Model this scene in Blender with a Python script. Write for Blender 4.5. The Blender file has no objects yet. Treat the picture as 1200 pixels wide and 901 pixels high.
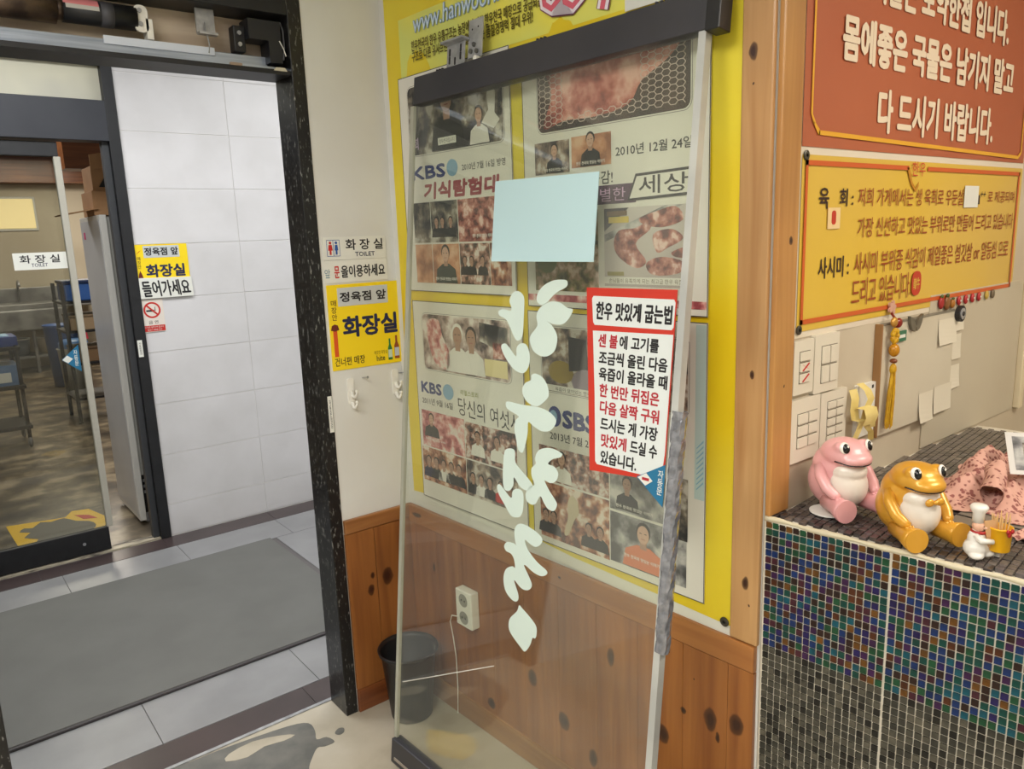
import bpy, bmesh, math, random
from mathutils import Matrix, Vector
random.seed(7)
S = bpy.context.scene
COL = S.collection

# ------------------------------------------------------------------ camera
R_ = Vector((0.7797, -0.6252, -0.0356)); U_ = Vector((0.1474, 0.1282, 0.9807)); F_ = Vector((0.6085, 0.7699, -0.1941))
cam_d = bpy.data.cameras.new('camera'); cam = bpy.data.objects.new('camera', cam_d); COL.objects.link(cam)
m3 = Matrix((R_, U_, -F_)).transposed()
q_ = m3.to_quaternion().normalized()
cam.matrix_world = Matrix.Translation((0, 0, 1.6)) @ q_.to_matrix().to_4x4()
cam_d.sensor_width = 36; cam_d.lens = 36 * 891.56 / 1200; cam_d.clip_start = .02; cam_d.clip_end = 60
S.camera = cam

# ------------------------------------------------------------------ world, lights, exposure
w = bpy.data.worlds.new('world'); S.world = w; w.use_nodes = True
bg = w.node_tree.nodes['Background']; bg.inputs[0].default_value = (.9, .95, 1, 1); bg.inputs[1].default_value = .3
S.view_settings.view_transform = 'Standard'; S.view_settings.look = 'None'; S.view_settings.gamma = 1
S.view_settings.exposure = 0.0; S.view_settings.use_curve_mapping = False

def area(name, loc, sx, sy, power, col, rot=(0, 0, 0)):
    l = bpy.data.lights.new(name, 'AREA'); l.shape = 'RECTANGLE'; l.size = sx; l.size_y = sy; l.energy = power; l.color = col
    o = bpy.data.objects.new(name, l); o.location = loc; o.rotation_euler = rot; COL.objects.link(o); return o
WARM = (1, .90, .76); NEUT = (1, .98, .95); COOL = (.94, .97, 1)
area('room_panel_lamp', (-.5, .7, 2.555), 1.2, 1.2, 30, NEUT)
area('room_panel_lamp', (-.7, -1.2, 2.555), 1.2, 1.2, 26, NEUT)
area('niche_panel_lamp', (2.0, -.5, 2.555), 1.0, .6, 26, WARM)
area('corridor_panel_lamp', (.3, 3.35, 2.72), 1.2, .5, 28, COOL)
area('corridor_panel_lamp', (2.3, 3.35, 2.72), 1.2, .5, 22, COOL)
area('kitchen_area_light', (1.4, 7.2, 2.84), 1.2, 1.2, 46, WARM)
area('kitchen_area_light', (-.2, 6.0, 2.84), 1.2, .6, 36, NEUT)  # unseen lamp added to brighten the fridge and boxes by the far door
area('kitchen_area_light', (1.6, 10.8, 2.84), 1.2, 1.2, 64, WARM)

# ------------------------------------------------------------------ materials
def lin(c):
    c = c / 255
    return c / 12.92 if c <= .04045 else ((c + .055) / 1.055) ** 2.4
def rgb(r, g, b): return (lin(r), lin(g), lin(b), 1)
MATS = {}
def nt(m): return m.node_tree.nodes, m.node_tree.links
def mat(name, c, rough=.5, metal=0, c2=None, scale=8, detail=4, bump=0, bscale=None, stretch=None, coat=0, spec=None, ramp=None, emit=0, lo=.35, hi=.65, trans=0):
    if name in MATS: return MATS[name]
    m = bpy.data.materials.new(name); m.use_nodes = True; n, l = nt(m); b = n['Principled BSDF']
    b.inputs['Base Color'].default_value = rgb(*c); b.inputs['Roughness'].default_value = rough; b.inputs['Metallic'].default_value = metal
    if coat: b.inputs['Coat Weight'].default_value = coat; b.inputs['Coat Roughness'].default_value = .08
    if spec is not None: b.inputs['Specular IOR Level'].default_value = spec
    if trans: b.inputs['Transmission Weight'].default_value = trans
    tc = None
    def coord(st):
        t = n.new('ShaderNodeTexCoord'); mp = n.new('ShaderNodeMapping'); mp.inputs['Scale'].default_value = st or (1, 1, 1)
        l.new(t.outputs['Object'], mp.inputs[0]); return mp
    if c2 or ramp:
        mp = coord(stretch); no = n.new('ShaderNodeTexNoise'); no.inputs['Scale'].default_value = scale; no.inputs['Detail'].default_value = detail
        l.new(mp.outputs[0], no.inputs[0]); cr = n.new('ShaderNodeValToRGB'); l.new(no.outputs[0], cr.inputs[0])
        if ramp:
            e = cr.color_ramp.elements; k = len(ramp)
            while len(e) < k: e.new(.5)
            for i, cc in enumerate(ramp): e[i].position = lo + (hi - lo) * i / (k - 1); e[i].color = rgb(*cc)
        else:
            e = cr.color_ramp.elements; e[0].position = lo; e[1].position = hi; e[0].color = rgb(*c); e[1].color = rgb(*c2)
        l.new(cr.outputs[0], b.inputs['Base Color'])
    if emit:
        b.inputs['Emission Color'].default_value = rgb(*c); b.inputs['Emission Strength'].default_value = emit
    if bump:
        mp = coord(None); no = n.new('ShaderNodeTexNoise'); no.inputs['Scale'].default_value = bscale or 60; no.inputs['Detail'].default_value = 5
        l.new(mp.outputs[0], no.inputs[0]); bp = n.new('ShaderNodeBump'); bp.inputs['Strength'].default_value = bump; bp.inputs['Distance'].default_value = .004
        l.new(no.outputs[0], bp.inputs['Height']); l.new(bp.outputs[0], b.inputs['Normal'])
    MATS[name] = m; return m

def wood(name, base, dark, knots, axis='z', rough=.38):
    """pine: stretched noise grain plus knots at given (x, z, rx, rz) places of the board, in object coordinates"""
    m = bpy.data.materials.new(name); m.use_nodes = True; n, l = nt(m); b = n['Principled BSDF']
    b.inputs['Roughness'].default_value = rough; b.inputs['Coat Weight'].default_value = .25; b.inputs['Coat Roughness'].default_value = .25
    t = n.new('ShaderNodeTexCoord'); mp = n.new('ShaderNodeMapping')
    mp.inputs['Scale'].default_value = (14, 14, .8) if axis == 'z' else (.8, 14, 14)
    l.new(t.outputs['Object'], mp.inputs[0])
    no = n.new('ShaderNodeTexNoise'); no.inputs['Scale'].default_value = 2.2; no.inputs['Detail'].default_value = 5; no.inputs['Distortion'].default_value = .6
    l.new(mp.outputs[0], no.inputs[0])
    cr = n.new('ShaderNodeValToRGB'); e = cr.color_ramp.elements; e[0].position = .32; e[0].color = rgb(*dark); e[1].position = .68; e[1].color = rgb(*base)
    l.new(no.outputs[0], cr.inputs[0]); out = cr.outputs[0]
    # plank to plank difference
    n2 = n.new('ShaderNodeTexNoise'); n2.inputs['Scale'].default_value = 3.1; n2.inputs['Detail'].default_value = 1
    l.new(t.outputs['Object'], n2.inputs[0]); hs = n.new('ShaderNodeHueSaturation'); mr = n.new('ShaderNodeMapRange')
    mr.inputs['From Min'].default_value = .3; mr.inputs['From Max'].default_value = .7; mr.inputs['To Min'].default_value = .82; mr.inputs['To Max'].default_value = 1.15
    l.new(n2.outputs[0], mr.inputs[0]); l.new(mr.outputs[0], hs.inputs['Value']); l.new(out, hs.inputs['Color']); out = hs.outputs[0]
    warp = n.new('ShaderNodeTexNoise'); warp.inputs['Scale'].default_value = 30; l.new(t.outputs['Object'], warp.inputs[0])
    sub = n.new('ShaderNodeVectorMath'); sub.operation = 'SUBTRACT'; sub.inputs[1].default_value = (.5, .5, .5); l.new(warp.outputs[1], sub.inputs[0])
    sc = n.new('ShaderNodeVectorMath'); sc.operation = 'SCALE'; sc.inputs['Scale'].default_value = .012; l.new(sub.outputs[0], sc.inputs[0])
    ad = n.new('ShaderNodeVectorMath'); ad.operation = 'ADD'; l.new(t.outputs['Object'], ad.inputs[0]); l.new(sc.outputs[0], ad.inputs[1])
    for (kx, kz, rx, rz) in knots:
        m2 = n.new('ShaderNodeMapping'); m2.vector_type = 'POINT'
        m2.inputs['Scale'].default_value = (1 / rx, 0, 1 / rz); m2.inputs['Location'].default_value = (-kx / rx, 0, -kz / rz)
        l.new(ad.outputs[0], m2.inputs[0]); ln = n.new('ShaderNodeVectorMath'); ln.operation = 'LENGTH'; l.new(m2.outputs[0], ln.inputs[0])
        r = n.new('ShaderNodeValToRGB'); l.new(ln.outputs['Value'], r.inputs[0])
        ee = r.color_ramp.elements; ee[0].position = .35; ee[0].color = (1, 1, 1, 1); ee[1].position = 1; ee[1].color = (0, 0, 0, 1)
        k = ee.new(.8); k.color = (.75, .75, .75, 1)
        mx = n.new('ShaderNodeMix'); mx.data_type = 'RGBA'; l.new(r.outputs[0], mx.inputs['Factor']); l.new(out, mx.inputs['A']); mx.inputs['B'].default_value = rgb(52, 20, 8)
        out = mx.outputs['Result']
    l.new(out, b.inputs['Base Color']); return m

def glass(name, tint=(225, 235, 230), refl=1.0, ior=1.5, haze=0.0):
    m = bpy.data.materials.new(name); m.use_nodes = True; n, l = nt(m); n.remove(n['Principled BSDF']); o = n['Material Output']
    tr = n.new('ShaderNodeBsdfTransparent'); tr.inputs[0].default_value = rgb(*tint)
    gl = n.new('ShaderNodeBsdfGlossy'); gl.inputs['Roughness'].default_value = .02; gl.inputs[0].default_value = (refl, refl, refl, 1)
    fr = n.new('ShaderNodeFresnel'); ge = n.new('ShaderNodeNewGeometry'); mr = n.new('ShaderNodeMapRange')   # a thin pane: the same reflection from either face
    mr.inputs['To Min'].default_value = ior; mr.inputs['To Max'].default_value = 1 / ior; l.new(ge.outputs['Backfacing'], mr.inputs[0]); l.new(mr.outputs[0], fr.inputs[0])
    mx = n.new('ShaderNodeMixShader'); l.new(fr.outputs[0], mx.inputs[0]); l.new(tr.outputs[0], mx.inputs[1]); l.new(gl.outputs[0], mx.inputs[2])
    out = mx.outputs[0]
    if haze:   # pale diffuse veil standing in for the washed-out reflection on the pane
        df = n.new('ShaderNodeBsdfDiffuse'); df.inputs[0].default_value = (.8, .8, .78, 1)
        no = n.new('ShaderNodeTexNoise'); no.inputs['Scale'].default_value = 3; t = n.new('ShaderNodeTexCoord'); l.new(t.outputs['Object'], no.inputs[0])
        mu = n.new('ShaderNodeMath'); mu.operation = 'MULTIPLY'; mu.inputs[1].default_value = haze * 2; l.new(no.outputs[0], mu.inputs[0])
        m2 = n.new('ShaderNodeMixShader'); l.new(mu.outputs[0], m2.inputs[0]); l.new(out, m2.inputs[1]); l.new(df.outputs[0], m2.inputs[2]); out = m2.outputs[0]
    l.new(out, o.inputs[0]); return m

# ------------------------------------------------------------------ frames: local x runs along the wall, local z up, local -y out of the wall
def frame(o, e, up=None):
    e = Vector(e).normalized(); up = Vector(up or (0, 0, 1)).normalized(); y = up.cross(e)
    return Matrix.Translation(o) @ Matrix((e, y, up)).transposed().to_4x4()
YA = 2.2186; XC = 1.3508; YK = .8675
a3 = math.radians(3.0); a6 = math.radians(6.0)
FA = frame((0, YA, 0), (1, 0, 0))
FB = frame((1.28, YA, 0), (math.sin(a3), -math.cos(a3), 0))
FC = frame((XC, YK, 0), (1, 0, 0))
FN = frame((XC, YK, 0), (math.sin(a6), -math.cos(a6), 0))
FF = frame((0, 4.40, 0), (1, 0, 0))
WW = Matrix.Identity(4)
th = .05605685; ph = .12259906
nd = Vector((math.cos(th), math.sin(th), 0))
FD = frame((1.0073, 1.9130, 0), (math.sin(th), -math.cos(th), 0), Vector((0, 0, math.cos(ph))) + nd * math.sin(ph))

# ------------------------------------------------------------------ object helpers
ORG = {}
def thing(name, label, cat, fr=WW, org=(0, 0, 0), group=None, rz=0, kind=None):
    o = bpy.data.objects.new(name, None); o.empty_display_size = .05; COL.objects.link(o)
    o.matrix_world = fr @ Matrix.Translation(org) @ Matrix.Rotation(rz, 4, 'Z'); ORG[o.name] = Vector(org)
    if kind: o['kind'] = kind
    if label: o['label'] = label
    if cat: o['category'] = cat
    if group: o['group'] = group
    return o
def fin(bm, name, m, par=None, fr=None, label=None, smooth=False, kind=None, cat=None, group=None, local=False):
    """link the bmesh as one mesh object; under a thing the coordinates are those of the thing's frame"""
    if par is not None and not local:
        o = ORG.get(par.name)
        if o is not None: bmesh.ops.translate(bm, vec=-o, verts=bm.verts)
    me = bpy.data.meshes.new(name); bmesh.ops.recalc_face_normals(bm, faces=bm.faces); bm.to_mesh(me); bm.free()
    if smooth:
        for p in me.polygons: p.use_smooth = True
    for mm in (m if isinstance(m, (list, tuple)) else [m]): me.materials.append(mm)
    ob = bpy.data.objects.new(name, me); COL.objects.link(ob)
    if par is not None: ob.parent = par
    if fr is not None: ob.matrix_world = fr
    if label: ob['label'] = label
    if kind: ob['kind'] = kind
    if cat: ob['category'] = cat
    if group: ob['group'] = group
    return ob
def NB(): return bmesh.new()
def box(bm, x0, x1, y0, y1, z0, z1, bev=0):
    vs = [bm.verts.new((x, y, z)) for x in (x0, x1) for y in (y0, y1) for z in (z0, z1)]
    fs = [bm.faces.new([vs[i] for i in f]) for f in ((0, 1, 3, 2), (4, 6, 7, 5), (0, 4, 5, 1), (2, 3, 7, 6), (0, 2, 6, 4), (1, 5, 7, 3))]
    if bev:
        ed = list({e for f in fs for e in f.edges}); bmesh.ops.bevel(bm, geom=ed, offset=bev, segments=2, affect='EDGES', profile=.5)
    return bm
def bx(*a, **k): return box(NB(), *a, **k)
def prism(bm, pts, y0, y1):
    """closed outline of (x, z) points given thickness along y"""
    a = [bm.verts.new((x, y0, z)) for x, z in pts]; b = [bm.verts.new((x, y1, z)) for x, z in pts]; n = len(pts)
    bm.faces.new(a); bm.faces.new(b[::-1])
    for i in range(n): bm.faces.new((a[i], a[(i + 1) % n], b[(i + 1) % n], b[i]))
    return bm
def rr(x0, x1, z0, z1, r, n=4):
    P = []
    for cx, cz, a in ((x1 - r, z1 - r, 0), (x0 + r, z1 - r, 90), (x0 + r, z0 + r, 180), (x1 - r, z0 + r, 270)):
        for i in range(n + 1):
            t = math.radians(a + 90 * i / n); P.append((cx + r * math.cos(t), cz + r * math.sin(t)))
    return P
def circ(cx, cz, rx, rz=None, n=20, rot=0):
    rz = rz or rx; c, s = math.cos(rot), math.sin(rot)
    return [(cx + rx * math.cos(t) * c - rz * math.sin(t) * s, cz + rx * math.cos(t) * s + rz * math.sin(t) * c) for t in (2 * math.pi * i / n for i in range(n))]
def tube(bm, path, r, seg=8, cap=True):
    path = [Vector(p) for p in path]; rs = r if isinstance(r, (list, tuple)) else [r] * len(path); rings = []
    up = Vector((0, 0, 1))
    for i, p in enumerate(path):
        d = (path[min(i + 1, len(path) - 1)] - path[max(i - 1, 0)]).normalized()
        a = d.cross(up)
        if a.length < .05: a = d.cross(Vector((1, 0, 0)))
        a.normalize(); b = d.cross(a)
        rings.append([bm.verts.new(p + (a * math.cos(2 * math.pi * k / seg) + b * math.sin(2 * math.pi * k / seg)) * rs[i]) for k in range(seg)])
    for i in range(len(rings) - 1):
        for k in range(seg): bm.faces.new((rings[i][k], rings[i][(k + 1) % seg], rings[i + 1][(k + 1) % seg], rings[i + 1][k]))
    if cap: bm.faces.new(rings[0]); bm.faces.new(rings[-1][::-1])
    return bm
def ell(bm, c, r, u=16, v=10, rot=None):
    M = Matrix.Translation(c) @ (rot or Matrix.Identity(4)) @ Matrix.Diagonal((r[0], r[1], r[2], 1))
    bmesh.ops.create_uvsphere(bm, u_segments=u, v_segments=v, radius=1, matrix=M); return bm
def lathe(bm, prof, c=(0, 0, 0), seg=24):
    rings = [[bm.verts.new((c[0] + r * math.cos(2 * math.pi * k / seg), c[1] + r * math.sin(2 * math.pi * k / seg), c[2] + z)) for k in range(seg)] for r, z in prof]
    for i in range(len(rings) - 1):
        for k in range(seg): bm.faces.new((rings[i][k], rings[i][(k + 1) % seg], rings[i + 1][(k + 1) % seg], rings[i + 1][k]))
    bm.faces.new(rings[0][::-1]); bm.faces.new(rings[-1]); return bm
def smooth_loop(P, k=4):
    n = len(P); out = []
    for i in range(n):
        p0, p1, p2, p3 = P[i - 1], P[i], P[(i + 1) % n], P[(i + 2) % n]
        for j in range(k):
            t = j / k
            out.append(tuple(.5 * ((2 * p1[a]) + (-p0[a] + p2[a]) * t + (2 * p0[a] - 5 * p1[a] + 4 * p2[a] - p3[a]) * t * t + (-p0[a] + 3 * p1[a] - 3 * p2[a] + p3[a]) * t ** 3) for a in (0, 1)))
    return out
def flat(par, name, pts, y, m, t=.0006, label=None):
    """a flat printed or stuck-on piece: outline in (x, z), its face at -y"""
    return fin(prism(NB(), pts, -y - t, -y), name, m, par, label=label)
def rect(par, name, b, y, m, t=.0006, label=None):
    return flat(par, name, [(b[0], b[2]), (b[1], b[2]), (b[1], b[3]), (b[0], b[3])], y, m, t, label)
TXT = {}
def text(par, s, b, y, m, bold=.02, shear=0, name='lettering', slope=0):
    """one line of writing fitted into the box b = (x0, x1, z0, z1); bold letters are thickened by a few shifted copies"""
    if s not in TXT:
        c = bpy.data.curves.new('lettering', 'FONT'); c.body = s; c.size = 1; c.resolution_u = 2
        o = bpy.data.objects.new('lettering', c); COL.objects.link(o)
        me = bpy.data.meshes.new_from_object(o.evaluated_get(bpy.context.evaluated_depsgraph_get())); bpy.data.objects.remove(o); bpy.data.curves.remove(c)
        vs = [v.co.copy() for v in me.vertices]; xs = [v.x for v in vs]; ys = [v.y for v in vs]
        TXT[s] = ([((v.x - min(xs)) / (max(xs) - min(xs)), (v.y - min(ys)) / (max(ys) - min(ys))) for v in vs], [tuple(p.vertices) for p in me.polygons], (max(ys) - min(ys))); bpy.data.meshes.remove(me)
    V, Fc, hh = TXT[s]; og = ORG.get(par.name, Vector()); W_, H_ = b[1] - b[0], b[3] - b[2]
    d = bold * H_ * 1.1; offs = [(0, 0)] if bold < .004 else ([(-d, 0), (d, 0), (0, d), (0, -d)] if bold < .028 else [(-d, 0), (d, 0), (0, d), (0, -d), (-d * .7, d * .7), (d * .7, -d * .7), (d * .7, d * .7), (-d * .7, -d * .7)])
    vv, ff = [], []
    for k, (ox, oz) in enumerate(offs):
        n0 = len(vv)
        for u, t in V: vv.append((b[0] + d + u * (W_ - 2 * d) + shear * t * H_ + ox - og.x, -y - k * .00002 - og.y, b[2] + d + t * (H_ - 2 * d) + slope * u * W_ + oz - og.z))
        ff += [tuple(i + n0 for i in f) for f in Fc]
    me = bpy.data.meshes.new(name); me.from_pydata(vv, [], ff); me.materials.append(m)
    ob = bpy.data.objects.new(name, me); COL.objects.link(ob); ob.parent = par; return ob
def vtext(par, s, b, y, m, bold=.02):
    n = len(s); h = (b[3] - b[2]) / n
    for i, ch in enumerate(s):
        text(par, ch, (b[0], b[1], b[3] - (i + 1) * h + h * .1, b[3] - i * h), y, m, bold)

# boxes (x0, x1, z0, z1) of prints and writing, each in metres on its own wall or door
TB={'a_s1':(1.0288, 1.2477, 1.5316, 1.6129),
'a_toilk':(1.1057, 1.237, 1.5704, 1.6045),
'a_toil':(1.1367, 1.2064, 1.5502, 1.5641),
'a_pic':(1.0419, 1.086, 1.5532, 1.6035),
'a_s2':(1.0261, 1.2476, 1.4688, 1.5377),
'a_ap':(1.0282, 1.0466, 1.4877, 1.5148),
'a_mun':(1.0606, 1.0785, 1.4857, 1.5229),
'a_ul':(1.0835, 1.2396, 1.4854, 1.5241),
'a_big':(1.0297, 1.2891, 1.1973, 1.4657),
'a_pale':(1.0647, 1.2419, 1.3943, 1.4533),
'a_jyj':(1.0721, 1.2366, 1.4095, 1.4411),
'a_mja':(1.0405, 1.0585, 1.3522, 1.4186),
'a_hjs':(1.074, 1.2722, 1.2956, 1.3641),
'a_gnp':(1.0389, 1.1448, 1.2078, 1.2354),
'a_bot1':(1.2312, 1.2466, 1.2062, 1.2775),
'a_bot2':(1.2554, 1.2735, 1.2078, 1.2857),
'a_small':(1.1794, 1.2276, 1.2296, 1.2422),
'a_hite':(1.1873, 1.2184, 1.2074, 1.2263),
'a_arrow':(1.0409, 1.0547, 1.239, 1.3264),
'a_cap':(1.0339, 1.0617, 1.3202, 1.3428),
'f_y':(0.9786, 1.2484, 1.4176, 1.6183),
'f_pale':(1.026, 1.207, 1.5477, 1.6101),
'f_jyj':(1.031, 1.2018, 1.5586, 1.6009),
'f_mja':(0.9926, 1.008, 1.4904, 1.5547),
'f_hjs':(1.029, 1.2276, 1.4433, 1.5127),
'f_deul':(0.9784, 1.2547, 1.3326, 1.4374),
'f_dt':(1.0005, 1.2451, 1.3415, 1.4281),
'f_ns':(0.9775, 1.0864, 1.1498, 1.3287),
'f_toil':(0.4428, 0.6639, 1.5187, 1.5954),
'f_tk':(0.4716, 0.6436, 1.545, 1.5847),
'f_tt':(0.5182, 0.5883, 1.5269, 1.5443),
'r0':(0.4839, 1.0513, 2.0565, 2.0789),
'r1':(0.2192, 1.1349, 1.9274, 2.0158),
'r2':(0.3808, 1.0158, 1.7914, 1.8853),
'y_yuk':(0.1542, 0.1945, 1.6298, 1.6728),
'y_hoe':(0.237, 0.2708, 1.6345, 1.6714),
'y_col':(0.283, 0.2945, 1.6366, 1.663),
'y_1a':(0.3162, 0.8651, 1.6341, 1.6708),
'y_1b':(0.9615, 1.0219, 1.6362, 1.6694),
'y_1c':(1.0256, 1.2177, 1.6403, 1.6726),
'y_2':(0.3201, 1.2205, 1.5627, 1.6073),
'y_ssm':(0.1633, 0.2631, 1.485, 1.5281),
'y_col2':(0.2777, 0.2894, 1.4903, 1.5183),
'y_3':(0.3127, 1.2054, 1.4919, 1.5294),
'y_4':(0.3093, 0.5937, 1.4163, 1.473),
'y_seal':(0.5964, 0.6498, 1.4199, 1.475),
'y_han':(0.5591, 0.6348, 1.7044, 1.7341),
'd_1':(0.714, 0.921, 1.423, 1.447),
'd_2':(0.727, 0.894, 1.361, 1.379),
'd_3':(0.732, 0.919, 1.325, 1.339),
'd_4':(0.735, 0.922, 1.289, 1.304),
'd_5':(0.74, 0.905, 1.252, 1.268),
'd_6':(0.745, 0.908, 1.216, 1.23),
'd_7':(0.75, 0.908, 1.179, 1.194),
'd_8':(0.755, 0.91, 1.14, 1.16),
'd_9':(0.757, 0.859, 1.103, 1.123),
'd_2r':(0.727, 0.787, 1.36, 1.379),
'd_8r':(0.755, 0.829, 1.138, 1.159),
's_sw1':(0.0696, 0.1493, 1.2449, 1.3658),
's_sw2':(0.1361, 0.2534, 1.236, 1.3675),
's_sw3':(0.0675, 0.1841, 1.0959, 1.2348),
's_sw4':(0.1732, 0.2992, 1.0948, 1.2364),
's_note':(0.2904, 0.4372, 1.0992, 1.2179)}
STROKES=[[[0.617,1.499],[0.616,1.486],[0.582,1.47],[0.556,1.448],[0.539,1.441],[0.522,1.447],[0.52,1.464],[0.538,1.485],[0.57,1.499],[0.603,1.502]],
[[0.641,1.434],[0.629,1.412],[0.608,1.398],[0.579,1.398],[0.561,1.402],[0.575,1.395],[0.593,1.376],[0.597,1.356],[0.588,1.332],[0.558,1.318],[0.522,1.326],[0.505,1.349],[0.506,1.366],[0.527,1.39],[0.522,1.413],[0.533,1.434],[0.565,1.449],[0.598,1.449],[0.622,1.438]],
[[0.451,1.471],[0.47,1.462],[0.476,1.445],[0.477,1.4],[0.476,1.361],[0.462,1.349],[0.448,1.355],[0.43,1.379],[0.412,1.399],[0.387,1.407],[0.382,1.418],[0.399,1.424],[0.426,1.421],[0.43,1.429],[0.421,1.446],[0.431,1.465]],
[[0.399,1.329],[0.412,1.338],[0.429,1.33],[0.457,1.309],[0.458,1.331],[0.472,1.343],[0.492,1.341],[0.505,1.321],[0.507,1.296],[0.496,1.276],[0.479,1.27],[0.449,1.278],[0.415,1.305]],
[[0.574,1.217],[0.544,1.196],[0.508,1.201],[0.488,1.223],[0.494,1.245],[0.516,1.257],[0.517,1.269],[0.532,1.274],[0.555,1.268],[0.573,1.251],[0.58,1.231]],
[[0.43,1.19],[0.446,1.193],[0.488,1.192],[0.539,1.194],[0.579,1.19],[0.606,1.177],[0.609,1.163],[0.592,1.144],[0.564,1.138],[0.533,1.146],[0.515,1.152],[0.515,1.123],[0.509,1.093],[0.501,1.073],[0.485,1.078],[0.475,1.102],[0.467,1.126],[0.468,1.148],[0.478,1.162],[0.436,1.174]],
[[0.435,1.065],[0.453,1.075],[0.472,1.072],[0.477,1.044],[0.502,1.027],[0.54,1.004],[0.541,0.992],[0.527,0.982],[0.5,0.986],[0.475,1.005],[0.474,0.984],[0.459,0.966],[0.44,0.969],[0.433,0.997],[0.432,1.035]],
[[0.637,1.094],[0.631,1.086],[0.608,1.078],[0.592,1.063],[0.614,1.06],[0.628,1.046],[0.622,1.027],[0.603,1.018],[0.584,1.021],[0.6,1.001],[0.626,0.979],[0.63,0.968],[0.621,0.954],[0.602,0.954],[0.586,0.966],[0.573,0.979],[0.559,0.958],[0.545,0.951],[0.527,0.956],[0.521,0.973],[0.534,0.994],[0.551,1.003],[0.539,1.02],[0.537,1.041],[0.551,1.055],[0.547,1.067],[0.556,1.088],[0.582,1.1],[0.61,1.102],[0.634,1.097]],
[[0.413,0.967],[0.42,0.975],[0.432,0.971],[0.468,0.95],[0.474,0.97],[0.492,0.979],[0.511,0.973],[0.515,0.941],[0.512,0.92],[0.498,0.907],[0.472,0.905],[0.448,0.925],[0.422,0.948]],
[[0.503,0.891],[0.525,0.895],[0.561,0.889],[0.587,0.878],[0.586,0.863],[0.568,0.85],[0.547,0.852],[0.528,0.857],[0.541,0.835],[0.575,0.814],[0.607,0.804],[0.612,0.795],[0.595,0.784],[0.567,0.784],[0.53,0.793],[0.559,0.758],[0.56,0.743],[0.546,0.732],[0.524,0.731],[0.497,0.743],[0.515,0.712],[0.516,0.697],[0.506,0.689],[0.487,0.692],[0.466,0.707],[0.457,0.736],[0.465,0.762],[0.487,0.776],[0.498,0.775],[0.493,0.795],[0.481,0.807],[0.461,0.809],[0.453,0.82],[0.463,0.833],[0.489,0.837],[0.497,0.835],[0.489,0.857],[0.49,0.878]],
[[0.521,0.684],[0.532,0.681],[0.582,0.657],[0.589,0.634],[0.585,0.621],[0.576,0.619],[0.569,0.598],[0.553,0.575],[0.538,0.578],[0.498,0.6],[0.487,0.617],[0.491,0.64],[0.515,0.667]]]
# ------------------------------------------------------------------ shared materials
CREAM = mat('cream wall paint', (222, 223, 219), .7, c2=(215, 214, 208), scale=3, bump=.06, bscale=90)
CREAM2 = mat('warm cream wall paint', (205, 193, 170), .7, c2=(190, 175, 152), scale=2.5, bump=.05, bscale=90)
CEIL = mat('ceiling white', (225, 224, 218), .8)
BLACK = mat('black painted steel', (20, 21, 25), .5, c2=(26, 27, 31), scale=20)
BLACKW = mat('worn black paint', (18, 18, 20), .3, ramp=[(18, 18, 20), (20, 20, 22), (24, 24, 25), (150, 150, 146)], scale=150, detail=6, lo=.3, hi=.75, stretch=(1, 1, .35))
CHAR = mat('charcoal aluminium', (40, 42, 50), .5, metal=.1, c2=(46, 48, 55), scale=6)
DARK = mat('black rubber', (20, 19, 19), .7)
STEEL = mat('brushed steel', (185, 187, 190), .35, metal=.5, c2=(150, 152, 156), scale=30)
ALU = mat('satin aluminium', (176, 186, 200), .35, metal=.55, c2=(150, 160, 176), scale=14, stretch=(.4, 1, 8))
WHITE = mat('white plastic', (232, 230, 222), .4)
PAPER = mat('white paper', (226, 226, 218), .6)
IVORY = mat('ivory plastic', (222, 214, 196), .42)
INK = mat('black ink', (28, 27, 30), .5)
NAVY = mat('navy ink', (28, 34, 72), .5)
RED = mat('red ink', (196, 40, 34), .5)
BLUE = mat('blue ink', (38, 84, 160), .5)
YEL = mat('yellow sign print', (246, 214, 20), .45)
GREYP = mat('pale grey label', (196, 200, 200), .55)
GROUT = mat('pale grout', (226, 220, 204), .8, c2=(206, 198, 180), scale=20)

# ------------------------------------------------------------------ the room shell
CH = 2.60
FLOORM = mat('cream vinyl floor', (214, 204, 182), .35, ramp=[(152, 142, 124), (178, 169, 151), (188, 180, 164)], scale=3, detail=7, bump=.04)
fl = fin(box(NB(), -3, 3.4, -2.6, 2.3386, -.06, 0), 'floor', FLOORM, kind='structure')
wl = NB(); box(wl, 1.019, 1.42, YA, 2.3386, 0, CH); box(wl, -3, -.012, YA, 2.3386, 0, CH); box(wl, -.012, 1.019, YA, 2.3386, 2.30, CH)
wall_left = fin(wl, 'wall_left', CREAM, kind='structure')
wall_center = fin(bx(-.02, 1.3508, 0, .14, 0, CH), 'wall_center', CREAM, fr=FB, kind='structure')
wall_right = fin(bx(XC + .004, 3.4, YK, YK + .12, 0, CH), 'wall_right', CREAM2, kind='structure')
fin(bx(3.28, 3.4, -2.6, YK, 0, CH), 'wall_niche', CREAM2, kind='structure')
fin(bx(-3.1, 3.4, -2.7, -2.6, 0, CH), 'wall_rear', CREAM, kind='structure')
fin(bx(-3.1, -3, -2.6, 2.3386, 0, CH), 'wall_side', CREAM, kind='structure')
fin(bx(-3, 3.4, -2.6, 2.3386, CH, CH + .1), 'ceiling', CEIL, kind='structure')

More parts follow.
